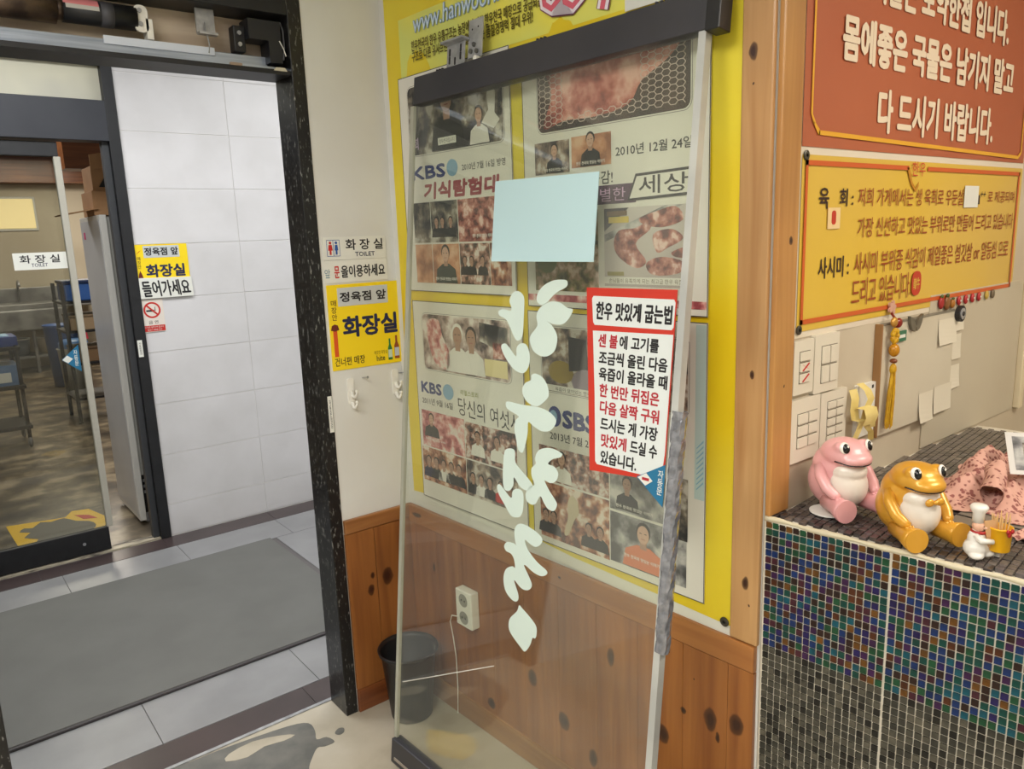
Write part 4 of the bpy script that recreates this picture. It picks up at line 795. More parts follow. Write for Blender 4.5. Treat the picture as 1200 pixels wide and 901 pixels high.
# ------------------------------------------------------------------ switches, whiteboard and notes on wall_right
LINE = mat('dark line ink', (128, 118, 102), .5)
def switch(lbl, b, cols, rows, inner, red=False, d=.012):
    s = thing('switch_plate', lbl, 'switch', FC, (b[0], 0, b[2]), group=None)
    fin(prism(NB(), rr(b[0], b[1], b[2], b[3], .003), -d, 0), 'plate', IVORY, s)
    x0, x1, z0, z1 = inner; w_, h = (x1 - x0) / cols, (z1 - z0) / rows
    for i in range(cols):
        for j in range(rows):
            rect(s, 'rocker_gap', (x0 + i * w_, x0 + (i + 1) * w_ - .001, z0 + j * h, z0 + (j + 1) * h - .001), d, LINE, .0004)
            rk = fin(box(NB(), x0 + i * w_ + .0018, x0 + (i + 1) * w_ - .0028, -d - .004, -d, z0 + j * h + .0018, z0 + (j + 1) * h - .0028, .0008), 'rocker', IVORY, s)
    if red:
        for j in range(2):
            z = z0 + (j + .5) * h
            for sg in (-1, 1): flat(s, 'red_mark', [(x0 + .006, z - sg * h * .28), (x0 + .010, z - sg * h * .28 - .002), (x1 - .008, z + sg * h * .28), (x1 - .012, z + sg * h * .28 + .002)], d + .0042, RED) if not (j == 0 and sg < 0) else None
    return s
switch('upper ivory switch plate nearest the wooden post, three rockers with red marks', (.072, .148, 1.247, 1.362), 1, 3, (.092, .134, 1.270, 1.340), True)
switch('upper ivory switch plate with four rockers, right of the red marked one', (.152, .252, 1.238, 1.366), 2, 2, (.178, .244, 1.258, 1.342))
switch('lower ivory switch plate nearest the wooden post with six rockers', (.070, .182, 1.098, 1.236), 2, 3, (.092, .172, 1.128, 1.206))
switch('lower ivory switch plate with a double column of small rockers, left of the ribbon', (.186, .296, 1.096, 1.234), 2, 5, (.212, .282, 1.116, 1.214))
s = thing('switch_plate', 'ivory plate behind the cream ribbon with two dark dots at its right', 'switch', FC, (.352, 0, 1.10)); fin(prism(NB(), rr(.352, .435, 1.10, 1.226, .003), -.010, 0), 'plate', WHITE, s)
for z in (1.115, 1.212): rect(s, 'dark_dot', (.416, .424, z, z + .008), .010, INK)
rb_ = thing('ribbon', 'cream satin ribbon bow hung on the switch plates', 'ribbon', FC, (.34, -.012, 1.09), group=None)
RIB = mat('cream satin', (232, 212, 140), .35, c2=(214, 190, 110), scale=20)
def band(par, P, wd, m, name='ribbon_band'):
    bm = NB(); L = []
    for i, p_ in enumerate(P):
        L.append((bm.verts.new((p_[0] - wd / 2, p_[1], p_[2])), bm.verts.new((p_[0] + wd / 2, p_[1] - .004, p_[2]))))
    for i in range(len(L) - 1): bm.faces.new((L[i][0], L[i][1], L[i + 1][1], L[i + 1][0]))
    return fin(bm, name, m, par, smooth=True)
band(rb_, [(.315, -.014, 1.225), (.312, -.022, 1.205), (.305, -.024, 1.18), (.318, -.022, 1.155), (.335, -.03, 1.15)], .028, RIB)
band(rb_, [(.345, -.014, 1.235), (.352, -.03, 1.22), (.358, -.036, 1.20), (.35, -.03, 1.175), (.345, -.028, 1.15)], .024, RIB)
band(rb_, [(.33, -.03, 1.185), (.345, -.042, 1.18), (.352, -.044, 1.16), (.35, -.038, 1.14)], .05, RIB, 'knot_band')
band(rb_, [(.345, -.03, 1.15), (.36, -.03, 1.13), (.385, -.026, 1.115), (.40, -.02, 1.09)], .02, RIB); band(rb_, [(.335, -.03, 1.15), (.32, -.026, 1.12), (.315, -.02, 1.10), (.33, -.018, 1.08)], .02, RIB); band(rb_, [(.36, -.03, 1.16), (.385, -.026, 1.165), (.40, -.022, 1.14), (.41, -.018, 1.12)], .018, RIB)
wbd = thing('whiteboard', 'small whiteboard with a brown left edge, the yellow tassel hanging over it', 'whiteboard', FC, (.43, 0, 1.086))
BOARD = mat('aged white board', (212, 204, 184), .35, c2=(204, 194, 172), scale=2)
fin(bx(.440, .842, -.016, 0, 1.088, 1.360, .002), 'board', BOARD, wbd); fin(bx(.4345, .4405, -.018, 0, 1.086, 1.362, .001), 'edge_strip', mat('brown board edge', (150, 110, 66), .5), wbd)
fin(bx(.441, .842, -.0175, -.006, 1.358, 1.362), 'top_strip', mat('grey board trim', (128, 122, 108), .5), wbd)
pn = thing('whiteboard', 'large plain white panel at the right, small fruit magnets along its upper edge', 'whiteboard', FC, (.70, -.02, .99))
fin(bx(.715, 1.36, -.0045, -.0005, 1.0, 1.408, .001), 'panel', mat('warm grey white panel', (200, 190, 168), .35, c2=(192, 180, 158), scale=1.5), pn)
def note(lbl, b, y, curl=.0, m=None):
    n_ = thing('paper_note', lbl, 'paper', FC, (b[0], -y, b[2])); bm = NB(); k = 6; L = []
    for i in range(k + 1):
        t = i / k; z = b[3] + (b[2] - b[3]) * t; L.append((bm.verts.new((b[0], -y - .001 - curl * t * t, z)), bm.verts.new((b[1], -y - .001 - curl * .6 * t * t, z))))
    for i in range(k): bm.faces.new((L[i][0], L[i][1], L[i + 1][1], L[i + 1][0]))
    fin(bm, 'sheet', m or PAPER_N, n_); return n_
PAPER_N = mat('cream note paper', (224, 216, 196), .6)
note('square note at the top right of the whiteboard, curling off its dark edge', (.742, .852, 1.275, 1.342), .016, .006)
note('upper note hanging below the round magnet', (.862, .925, 1.30, 1.358), .005, .004)
note('middle note below the round magnet, mostly behind the square note', (.858, .918, 1.222, 1.290), .005, .004)
note('small note alone low on the white panel', (.850, .920, 1.142, 1.205), .005, .008)
note('small note at the foot of the whiteboard, left of the wider one', (.655, .735, 1.082, 1.160), .016, .008)
note('wider blank note at the foot of the whiteboard', (.742, .85, 1.092, 1.165), .016, .003)
bf = thing('magnet', 'grey butterfly magnet on the whiteboard', 'magnet', FC, (.60, -.017, 1.345)); GRM = mat('pewter', (120, 116, 104), .4, metal=.5)
for sg in (-1, 1): fin(prism(NB(), [(.598, 1.342), (.598 + sg * .012, 1.362), (.598 + sg * .036, 1.370), (.598 + sg * .030, 1.350), (.598 + sg * .020, 1.336), (.598 + sg * .006, 1.330)], -.024, -.017), 'wing', GRM, bf)
gl_ = thing('magnet', 'small green magnet with white print beside the tassel', 'magnet', FC, (.505, -.017, 1.312)); fin(bx(.505, .552, -.022, -.017, 1.312, 1.338, .001), 'tile', mat('green magnet', (40, 110, 80), .4), gl_); rect(gl_, 'print', (.512, .545, 1.321, 1.329), .022, PAPER)
rm = thing('magnet', 'round black and silver magnet at the corner of the whiteboard', 'magnet', FC, (.858, -.017, 1.33))
fin(prism(NB(), circ(.858, 1.350, .022, .022, 20), -.028, -.017), 'ring', INK, rm); fin(prism(NB(), circ(.858, 1.350, .015, .015, 20), -.030, -.028), 'face', STEEL, rm); fin(prism(NB(), circ(.858, 1.350, .006, .006, 12), -.032, -.030), 'centre', INK, rm)
MG = [('red strawberry', (.765, 1.385, .013, (160, 40, 40))), ('brown teddy', (.80, 1.382, .015, (130, 84, 44))), ('golden pear', (.835, 1.378, .010, (170, 110, 40)))]
cols_ = [(176, 40, 44)] * 4 + [(190, 160, 70), (110, 96, 74)]
for nm, (x, z, r, c_) in MG:
    m_ = thing('magnet', 'tiny %s magnet at the left of the row on the white panel' % nm, 'magnet', FC, (x, -.005, z)); fin(ell(NB(), (x, -.010, z), (r, .006, r * 1.25), 12, 8), 'body', mat('magnet ' + nm, c_, .4), m_, smooth=True); fin(ell(NB(), (x, -.011, z + r * 1.3), (r * .5, .004, r * .4), 8, 6), 'leaf', mat('magnet leaf', (70, 90, 40), .5), m_, smooth=True)
for k, c_ in enumerate(cols_):
    x = .878 + k * .044 + (.01 if k > 3 else 0); z = 1.382 + k * .0003
    lb_ = 'tiny red berry magnet in the row on the white panel' if k < 4 else ('tiny yellow flower magnet right of the red berries' if k == 4 else 'tiny grey shell magnet ending the row on the panel')
    m_ = thing('magnet', lb_, 'magnet', FC, (x, -.005, z), group='red berry magnets on the white panel' if k < 4 else None); fin(ell(NB(), (x, -.009, z), (.0095, .005, .013), 12, 8), 'body', mat('magnet %d' % c_[0], c_, .4), m_, smooth=True)
    if k < 4: fin(ell(NB(), (x, -.0135, z), (.003, .0015, .003), 8, 6), 'dot', PAPER, m_)
ww = thing('wall_frame', 'little dark framed card at the right edge beside the white panel', 'frame', FC, (1.39, 0, 1.37)); fin(bx(1.375, 1.46, -.03, -.021, 1.36, 1.43, .002), 'frame', mat('dark frame', (70, 60, 52), .5), ww); rect(ww, 'card', (1.383, 1.452, 1.372, 1.424), .030, PAPER)
# tassel
ts = thing('tassel', 'yellow knotted tassel charm hanging on the whiteboard edge', 'tassel', FC, (.47, -.02, 1.37))
TY = mat('yellow cord', (214, 170, 20), .55, c2=(190, 140, 10), scale=80)
fin(tube(NB(), [(.475, -.018, 1.385), (.468, -.03, 1.375), (.474, -.03, 1.352)], .003, 6), 'loop', mat('dark red cord', (120, 30, 20), .5), ts)
fin(ell(NB(), (.487, -.03, 1.362), (.014, .008, .012), 12, 8), 'red_charm', mat('dark red lacquer', (130, 24, 16), .3), ts, smooth=True); fin(ell(NB(), (.466, -.03, 1.366), (.013, .007, .012), 12, 8), 'gold_charm', mat('gold charm', (200, 150, 70), .35, metal=.4), ts, smooth=True)
kb = NB()
for i in range(7):
    a = i * 2 * math.pi / 7; ell(kb, (.474 + .011 * math.cos(a), -.03, 1.332 + .013 * math.sin(a)), (.008, .006, .008), 8, 6)
fin(kb, 'cord_knot', TY, ts, smooth=True); fin(ell(NB(), (.474, -.03, 1.298), (.014, .012, .016), 14, 10), 'bead', mat('amber bead', (190, 130, 20), .25), ts, smooth=True)
fin(ell(NB(), (.474, -.03, 1.272), (.009, .009, .006), 10, 8), 'small_bead', mat('brown bead', (120, 60, 20), .3), ts, smooth=True); fin(ell(NB(), (.474, -.03, 1.252), (.009, .008, .014), 10, 8), 'tassel_cap', TY, ts, smooth=True)
fb = NB()
for i in range(26):
    a = random.uniform(0, 6.28); r = random.uniform(0, .009); tube(fb, [(.474 + r * .6 * math.cos(a), -.03 + r * .6 * math.sin(a), 1.245), (.472 + r * 1.3 * math.cos(a), -.028 + r * math.sin(a), 1.19), (.468 + r * 1.6 * math.cos(a), -.027 + r * math.sin(a), 1.112 + random.uniform(-.006, .012))], .0014, 4)
fin(fb, 'fringe', TY, ts, kind='stuff')
bfl = thing('paper_flower', 'small pink faded flower pinned above the yellow tassel', 'flower', FC, (.49, -.006, 1.395))
for k in range(5): a = k * 1.257; fin(prism(NB(), circ(.492 + .010 * math.cos(a), 1.398 + .008 * math.sin(a), .009, .006, 10, a), -.012 - k * .0006, -.008), 'petal', mat('faded pink', (206, 160, 140), .6), bfl)
# ------------------------------------------------------------------ mosaic counter
c6, s6 = math.cos(a6), math.sin(a6)
def nloc(X, Y):   # world plan position to the counter's own frame
    dx, dy = X - XC, Y - YK
    return dx * s6 - dy * c6, dx * c6 + dy * s6
ct = thing('tiled_counter', 'cash desk counter clad in iridescent mosaic with a dark tiled top', 'counter', FN, (0, 0, 0))
bm = NB(); pl = [(XC + .002, YK - .002), (XC + 1.1, YK - .002), (XC + 1.1, -.55)]
pts = [nloc(*p) for p in pl]; pts[0] = (.0, .003); pts.append((1.4, .003)); pts[2] = (1.4, 1.05)
a = [bm.verts.new((x, y, 0)) for x, y in pts]; b = [bm.verts.new((x, y, .992)) for x, y in pts]; bm.faces.new(a[::-1]); bm.faces.new(b)
for i in range(len(a)): bm.faces.new((a[i], a[(i + 1) % len(a)], b[(i + 1) % len(a)], b[i]))
body = fin(bm, 'counter_body', GROUT, ct)
rs_ = random.Random(11)
PAL0 = [(10, 88, 78), (20, 58, 124), (74, 30, 88), (100, 50, 24), (32, 96, 60), (132, 84, 28), (44, 32, 106), (54, 30, 26), (14, 102, 122), (86, 36, 50)]
PAL = [tuple(int(v * .60) for v in c) for c in PAL0]
GPAL = [(58, 56, 49), (44, 43, 38), (24, 23, 21), (68, 65, 57)]
def tmat(c): 
    m = mat('glass mosaic %d %d %d' % c, c, .3, c2=tuple(min(255, int(v * 1.4)) for v in c), scale=40, coat=.08, spec=.3); return m
TM = [tmat(c) for c in PAL]; GM = [tmat(c) for c in GPAL]; ALLM = TM + GM
PX, PZ, ZT_ = .0147, .0158, .9905
def fx(i): return .0035 + i * PX + (.003 if i >= 17 else 0)
tile_me = []
for k, m in enumerate(ALLM):
    b_ = box(NB(), -.0060, .0060, -.0005, .004, -.0063, .0063, .0002); me = bpy.data.meshes.new('tile'); bmesh.ops.recalc_face_normals(b_, faces=b_.faces); b_.to_mesh(me); b_.free(); me.materials.append(m); tile_me.append(me)
stuff = NB(); ncount = 0; cand = []
NC, NR = 92, 62
for i in range(NC):
    for j in range(NR):
        x, z = fx(i) + PX / 2, ZT_ - (j + .5) * PZ
        if z < .01: continue
        edge_j = 18
        if j < edge_j: k = rs_.choice([0, 0, 1, 1, 2, 3, 4, 5, 6, 7, 7, 8, 9])
        else: k = 10 + rs_.choice([0, 0, 0, 1, 1, 1, 2, 3])
        if j < 3 and k in (5, 9) and rs_.random() < .5: k = rs_.choice([0, 1, 4])
        if i > 24 and j < edge_j and rs_.random() < .35: k = rs_.choice([0, 8, 4, 1])  # brighter teal and green picks to the right: sheen put into tile colours
        cand.append((i, j, x, z, k))
# the 300 that show largest: the columns nearest the camera, from the top down
near = sorted([c for c in cand if c[0] <= 32], key=lambda c: -(c[0] * .9 + c[1] * -.35))[:300]
near_set = {(c[0], c[1]) for c in near}
for i, j, x, z, k in cand:
    jx, jz, jy = rs_.uniform(-.0003, .0003), rs_.uniform(-.0003, .0003), rs_.uniform(-.0002, .0002)
    if (i, j) in near_set:
        o = bpy.data.objects.new('tile', tile_me[k]); COL.objects.link(o); o.parent = ct; o.location = (x + jx, jy, z + jz); o.rotation_euler = (rs_.uniform(-.03, .03), 0, rs_.uniform(-.03, .03))
    else:
        n0 = len(stuff.faces); box(stuff, x - .0060 + jx, x + .0060 + jx, -.0005 + jy, .004, z - .0063 + jz, z + .0063 + jz)
        stuff.faces.ensure_lookup_table()
        for f in stuff.faces[n0:]: f.material_index = k
fin(stuff, 'front_mosaic', ALLM, ct, kind='stuff')
# top tiles: small dark strips laid in staggered rows running back from the edge
TC = [mat('dark top tile %d' % i, c, .22, c2=tuple(int(v * 1.3) for v in c), scale=50, coat=.3) for i, c in enumerate([(74, 66, 62), (60, 54, 52), (88, 80, 74), (50, 46, 46), (78, 72, 72)])]
ttop = NB(); tc_ = []; ru, rd = .0152, .0245
for i in range(90):
    for j in range(42):
        u = .006 + (i + .5) * ru; d = .012 + (j + .5) * rd + (.012 if i % 2 else 0); X = XC + u * s6 + d * c6; Y = YK - u * c6 + d * s6
        if Y < YK - .008 and d < 1.04: tc_.append((i, j, u, d, (u - .75) ** 2 + (d * .8) ** 2 if False else (X * X + Y * Y)))
vis = [t for t in tc_ if t[2] < .52]; vis.sort(key=lambda t: t[4]); ns = {(t[0], t[1]) for t in vis[:300]}
tme = []
for m in TC:
    b_ = box(NB(), -.0066, .0066, -.0112, .0112, -.004, .004, .0008); me = bpy.data.meshes.new('tile'); bmesh.ops.recalc_face_normals(b_, faces=b_.faces); b_.to_mesh(me); b_.free(); me.materials.append(m); tme.append(me)
for i, j, u, d, _ in tc_:
    k = rs_.randrange(5); dz = rs_.uniform(-.0004, .0004)
    if (i, j) in ns:
        o = bpy.data.objects.new('tile', tme[k]); COL.objects.link(o); o.parent = ct; o.location = (u, d, .9955 + dz); o.rotation_euler = (rs_.uniform(-.03, .03), rs_.uniform(-.03, .03), 0)
    else:
        n0 = len(ttop.faces); box(ttop, u - .0066, u + .0066, d - .0112, d + .0112, .990, .9995 + dz); ttop.faces.ensure_lookup_table()
        for f in ttop.faces[n0:]: f.material_index = k
fin(ttop, 'top_mosaic', TC, ct, kind='stuff')
fin(box(NB(), .001, 1.4, .0, .010, .986, .992), 'edge_grout', GROUT, ct)
bd = NB(); P = []; R = []
for i in range(141): u = .002 + i * .01; P.append((u, .002 + .0012 * math.sin(u * 31), .9945 + .0012 * math.sin(u * 47))); R.append(.0052 + .0012 * math.sin(u * 53 + 1) + rs_.uniform(-.0005, .0005))
fin(tube(bd, P, R, 8), 'sealant_bead', mat('cream sealant', (206, 196, 168), .5), ct, smooth=True)
ZC = 1.0

# ------------------------------------------------------------------ frog figurines
def blend(parts, vox, m, name, par, iters=6):
    bm = NB()
    for f in parts: f(bm)
    me = bpy.data.meshes.new('t'); bm.to_mesh(me); bm.free(); o = bpy.data.objects.new('t', me); COL.objects.link(o)
    r = o.modifiers.new('r', 'REMESH'); r.mode = 'VOXEL'; r.voxel_size = vox; s_ = o.modifiers.new('s', 'SMOOTH'); s_.iterations = iters; s_.factor = .5
    me2 = bpy.data.meshes.new_from_object(o.evaluated_get(bpy.context.evaluated_depsgraph_get())); bpy.data.objects.remove(o)
    me2.name = name; me2.materials.clear(); me2.materials.append(m)
    for p in me2.polygons: p.use_smooth = True
    ob = bpy.data.objects.new(name, me2); COL.objects.link(ob); ob.parent = par; return ob
def RX(a, ax='X'): return Matrix.Rotation(math.radians(a), 4, ax)
def frog(lbl, X, Y, yaw, skin, bow=None, coaster=False, s=1.0):
    t = thing('frog_figurine', lbl, 'figurine', WW, (X, Y, ZC + .001 + (.004 if coaster else 0)), rz=yaw); ORG.pop(t.name, None); t.scale = (s, s, s)
    WHB = mat('white glazed belly', (226, 218, 206), .3, coat=.3); BLK = mat('black gloss paint', (12, 12, 12), .15); EW = mat('eye white paint', (240, 236, 226), .2)
    parts = [lambda b: ell(b, (0, .010, .062), (.058, .056, .060), 28, 18), lambda b: ell(b, (0, .006, .095), (.053, .050, .050), 28, 18), lambda b: ell(b, (0, -.014, .128), (.049, .050, .032), 28, 18), lambda b: ell(b, (0, -.045, .122), (.037, .030, .018), 24, 14)]
    for sg in (-1, 1): parts += [lambda b, sg=sg: ell(b, (sg * .028, -.034, .146), (.016, .015, .013), 14, 10)]
    fin_b = blend(parts, .003, skin, 'body', t, 5)
    blend([lambda b: ell(b, (0, -.014, .058), (.047, .052, .052), 26, 16), lambda b: ell(b, (0, -.022, .092), (.040, .042, .026), 22, 14)], .003, WHB, 'belly', t, 4)
    for sg in (-1, 1):
        lg = NB(); tube(lg, [(sg * .036, -.010, .024), (sg * .042, -.045, .024), (sg * .048, -.066, .024), (sg * .050, -.080, .025), (sg * .0505, -.084, .0255)], [.018, .019, .021, .0245, .0225], 20); fin(lg, 'leg', skin, t, smooth=True, local=True); sl = NB(); tube(sl, [(sg * .0505, -.0835, .0255), (sg * .0507, -.0865, .0256)], .0243, 24); fin(sl, 'sole', skin, t, local=True)
        ar = NB(); tube(ar, [(sg * .048, .004, .100), (sg * .058, -.014, .082), (sg * .058, -.034, .060), (sg * .050, -.050, .048), (sg * .044, -.058, .046)], [.011, .0125, .012, .0105, .006], 14); fin(ar, 'arm', skin, t, smooth=True, local=True)
        for k in (-1, 0, 1): fin(ell(NB(), (sg * (.046 + k * .006), -.058, .044 - abs(k) * .003), (.0042, .006, .005), 8, 6), 'finger', skin, t, smooth=True, local=True)
        e = fin(ell(NB(), (sg * .030, -.0475, .149), (.0105, .0055, .0125), 16, 10, RX(-20) @ RX(sg * 22, 'Z')), 'eye', EW, t, smooth=True, local=True)
        pz = fin(ell(NB(), (sg * .0295, -.051, .1485), (.0078, .0045, .0105), 14, 10, RX(-20) @ RX(sg * 22, 'Z')), 'pupil', BLK, e, smooth=True, local=True)
        fin(ell(NB(), (sg * .029 + .002, -.0545, .153), (.0022, .0016, .003), 8, 6), 'eye_glint', EW, e, smooth=True, local=True)
    from mathutils.bvhtree import BVHTree
    bvh = BVHTree.FromPolygons([v.co for v in fin_b.data.vertices], [tuple(p.vertices) for p in fin_b.data.polygons]); mo = []
    for k in range(21):
        a = math.radians(-72 + 144 * k / 20); hit_ = bvh.ray_cast(Vector((0, -.02, .113 + .006 * abs(math.sin(a)) ** 3)), Vector((math.sin(a), -math.cos(a), 0)))[0]
        if hit_ is not None: mo.append(hit_ + Vector((math.sin(a), -math.cos(a), 0)) * .0004)
    fin(tube(NB(), mo, .0016, 6), 'mouth', BLK, t, smooth=True, local=True)
    if bow:
        bb = NB(); ell(bb, (.012, -.068, .093), (.010, .005, .008), 12, 8); ell(bb, (-.012, -.068, .093), (.010, .005, .008), 12, 8); ell(bb, (0, -.070, .093), (.005, .005, .005), 10, 8); fin(bb, 'bow_tie', bow, t, smooth=True, local=True)
    return t
PINK = mat('pink glazed ceramic', (230, 174, 174), .35, c2=(222, 158, 160), scale=6, coat=.35); GOLDP = mat('pearly gold paint', (216, 158, 50), .34, metal=.2, coat=.3)
co = thing('coaster', 'thin round white disc lying under the pink frog figurine', 'coaster', org=(1.462, .762, ZC)); fin(lathe(NB(), [(.036, 0), (.040, .001), (.040, .003), (.036, .004)], (1.464, .786, ZC + .0008), 30), 'disc', PAPER, co)
frog('pink seated frog figurine with a white belly on the mosaic counter', 1.492, .783, math.radians(-22), PINK, coaster=True, s=.98)
frog('gold seated frog figurine with a white belly and a bow tie', 1.457, .622, math.radians(-26), GOLDP, bow=GOLDP, s=.94)

# chef shaped toothpick holder, toothpicks and card
chef = thing('toothpick_holder', 'small white chef figurine hugging a yellow cup, in front of the pink cloth', 'figurine', org=(1.444, .496, ZC), rz=math.radians(-5)); ORG.pop(chef.name); chef.scale = (.92, .92, .92)
CW = mat('white glazed chef', (232, 228, 220), .35, coat=.3); CY = mat('yellow cup plastic', (238, 178, 20), .35); SK = mat('chef skin paint', (226, 176, 148), .4)
blend([lambda b: ell(b, (0, 0, .020), (.027, .022, .020), 20, 12), lambda b: ell(b, (0, 0, .038), (.019, .016, .022), 18, 12), lambda b: ell(b, (.012, -.012, .010), (.016, .016, .009), 14, 10), lambda b: ell(b, (-.014, -.008, .009), (.016, .014, .008), 14, 10)], .002, CW, 'coat', chef, 3)
for sg in (-1, 1): fin(tube(NB(), [(sg * .013, -.004, .048), (sg * .019, -.016, .042), (sg * .010 + .010, -.030, .040)], [.006, .0062, .005], 10), 'arm', CW, chef, smooth=True, local=True)
blend([lambda b: ell(b, (0, -.002, .064), (.0125, .012, .012), 18, 12), lambda b: ell(b, (0, -.015, .063), (.003, .003, .003), 8, 6), lambda b: ell(b, (.012, -.001, .063), (.002, .003, .004), 8, 6), lambda b: ell(b, (-.012, -.001, .063), (.002, .003, .004), 8, 6)], .0013, SK, 'head', chef, 2)
for sg in (-1, 1): fin(ell(NB(), (sg * .0045, -.0138, .067), (.0018, .001, .0008), 8, 6), 'eye', INK, chef, local=True)
fin(tube(NB(), [(-.005, -.0132, .0605), (0, -.0145, .0590), (.005, -.0132, .0605)], .0006, 5), 'smile', INK, chef, local=True)
fin(lathe(NB(), [(.0108, .072), (.0108, .090), (.0145, .097), (.0165, .103), (.013, .107), (.004, .108)], (0, 0, 0), 20), 'chef_hat', CW, chef, smooth=True, local=True)
sc = NB(); tube(sc, [(.011 * math.cos(a), .011 * math.sin(a) - .002, .053) for a in [k * math.pi / 8 for k in range(17)]], .0032, 8, cap=False); ell(sc, (.004, -.015, .050), (.004, .003, .006), 8, 6); fin(sc, 'neckerchief', mat('red neckerchief', (170, 30, 30), .4), chef, smooth=True, local=True)
cup = fin(lathe(NB(), [(.0185, .018), (.0190, .019), (.0205, .062), (.0222, .063), (.0222, .066), (.0200, .066), (.0180, .022), (.004, .021)], (.024, -.030, 0), 28), 'cup', CY, chef, smooth=True, local=True)
fin(bx(.028, .036, -.030, -.018, 0, .0185, .001), 'cup_foot', CW, chef, local=True)
rt = NB(); ell(rt, (.012, -.052, .058), (.0055, .003, .006), 10, 8); ell(rt, (.018, -.054, .064), (.005, .003, .005), 10, 8); ell(rt, (.008, -.051, .064), (.0045, .003, .005), 10, 8); fin(rt, 'red_ribbon', mat('red neckerchief', (170, 30, 30), .4), chef, smooth=True, local=True)
bpy.context.view_layer.update()
TPW = mat('pale toothpick wood', (222, 184, 126), .55)
cupc = chef.matrix_world @ Vector((.024, -.030, .022))
for k in range(16):
    a = k * 2.4; r = .0035 + .0075 * math.sqrt(k / 16); bx_, by_ = cupc.x + r * math.cos(a) * .75, cupc.y + r * math.sin(a) * .75; tx, ty = cupc.x + r * 1.45 * math.cos(a), cupc.y + r * 1.45 * math.sin(a); h = .058 + rs_.uniform(0, .008)
    tpk = NB(); tube(tpk, [(0, 0, 0), ((tx - bx_) * .9, (ty - by_) * .9, h * .92), (tx - bx_, ty - by_, h)], [.0011, .0011, .0003], 6)
    o = fin(tpk, 'toothpick', TPW, cat='toothpick', label='pale wooden toothpick standing in the yellow cup of the chef', group='toothpicks in the chef cup'); o.location = (bx_, by_, cupc.z + .001)
cd = fin(bx(-.009, .009, -.0006, .0006, 0, .052), 'wooden_tag', mat('kraft card', (206, 160, 112), .6)); cd.location = cupc + Vector((-.012, .0045, .002)); cd.rotation_euler = (0, -.18, math.radians(-52)); cd['label'] = 'small kraft card stuck in the yellow cup left of the toothpicks'; cd['category'] = 'card'

# pink floral cloth heap, striped tray and photo card
FLO = bpy.data.materials.new('pink floral cotton'); FLO.use_nodes = True; n_, l_ = nt(FLO); bb_ = n_['Principled BSDF']; bb_.inputs['Roughness'].default_value = .85
tcn = n_.new('ShaderNodeTexCoord'); vo = n_.new('ShaderNodeTexVoronoi'); vo.inputs['Scale'].default_value = 95; no_ = n_.new('ShaderNodeTexNoise'); no_.inputs['Scale'].default_value = 70; no_.inputs['Detail'].default_value = 3
l_.new(tcn.outputs['Object'], vo.inputs[0]); l_.new(tcn.outputs['Object'], no_.inputs[0]); mlt = n_.new('ShaderNodeMath'); mlt.operation = 'MULTIPLY_ADD'; mlt.inputs[1].default_value = .9; l_.new(no_.outputs[0], mlt.inputs[0]); l_.new(vo.outputs['Distance'], mlt.inputs[2])
crm = n_.new('ShaderNodeValToRGB'); e_ = crm.color_ramp.elements; e_[0].position = .76; e_[0].color = rgb(140, 84, 78); e_[1].position = .90; e_[1].color = rgb(206, 160, 144); l_.new(mlt.outputs[0], crm.inputs[0]); l_.new(crm.outputs[0], bb_.inputs['Base Color'])
cl = thing('cloth', 'crumpled pink floral cloth heaped on the counter behind the chef', 'cloth', org=(1.82, .60, ZC))
def cloth_sheet(path, w0, w1, n, seed, name='folded_cloth', th_=.006):
    """a strip of cloth: path of (x, y, z) down its middle, direction w across it, rippled"""
    r_ = random.Random(seed); bm = NB(); G = []
    M_ = len(path)
    ph1, ph2 = r_.uniform(0, 6), r_.uniform(0, 6)
    for i, p_ in enumerate(path):
        row = []
        for j in range(n + 1):
            t = j / n; q = Vector(w0[i] if isinstance(w0, list) else w0).lerp(Vector(w1[i] if isinstance(w1, list) else w1), t)
            d = .007 * math.sin(t * 14 + i * .5 + ph1) + .005 * math.sin(t * 31 - i * .7 + ph2)
            z_ = max(p_[2] + q.z + d, ZC + .0065)
            row.append(bm.verts.new((p_[0] + q.x + d * .4, p_[1] + q.y, z_)))
        G.append(row)
    for i in range(M_ - 1):
        for j in range(n): bm.faces.new((G[i][j], G[i][j + 1], G[i + 1][j + 1], G[i + 1][j]))
    o = fin(bm, name, FLO, cl, smooth=True); s_ = o.modifiers.new('s', 'SUBSURF'); s_.levels = 1; s_.render_levels = 1; so_ = o.modifiers.new('k', 'SOLIDIFY'); so_.thickness = .0015; return o
def arch(x, y0, h, wdt, n=12):
    return [(x, y0 - wdt * math.cos(math.pi * k / n), ZC + .005 + h * math.sin(math.pi * k / n)) for k in range(n + 1)]
def ridge(x, y, x0, y0, x1, y1, h, w_):
    d = Vector((x1 - x0, y1 - y0)); t = max(0, min(1, ((x - x0) * d.x + (y - y0) * d.y) / d.length_squared)); q = math.hypot(x - x0 - t * d.x, y - y0 - t * d.y)
    return h * math.exp(-(q / w_) ** 2)
def heap(x, y):
    h = ridge(x, y, 1.76, .635, 1.92, .645, .040, .035) + ridge(x, y, 1.86, .65, 2.05, .63, .034, .045) + ridge(x, y, 1.74, .56, 1.95, .56, .034, .026) + ridge(x, y, 1.84, .49, 2.05, .50, .036, .035)
    return h + .006 * math.sin(x * 70 + y * 55) * math.cos(y * 60 - x * 22) + .003 * math.sin(x * 150 - y * 110)
bm = NB(); nx, ny = 60, 46; G = []
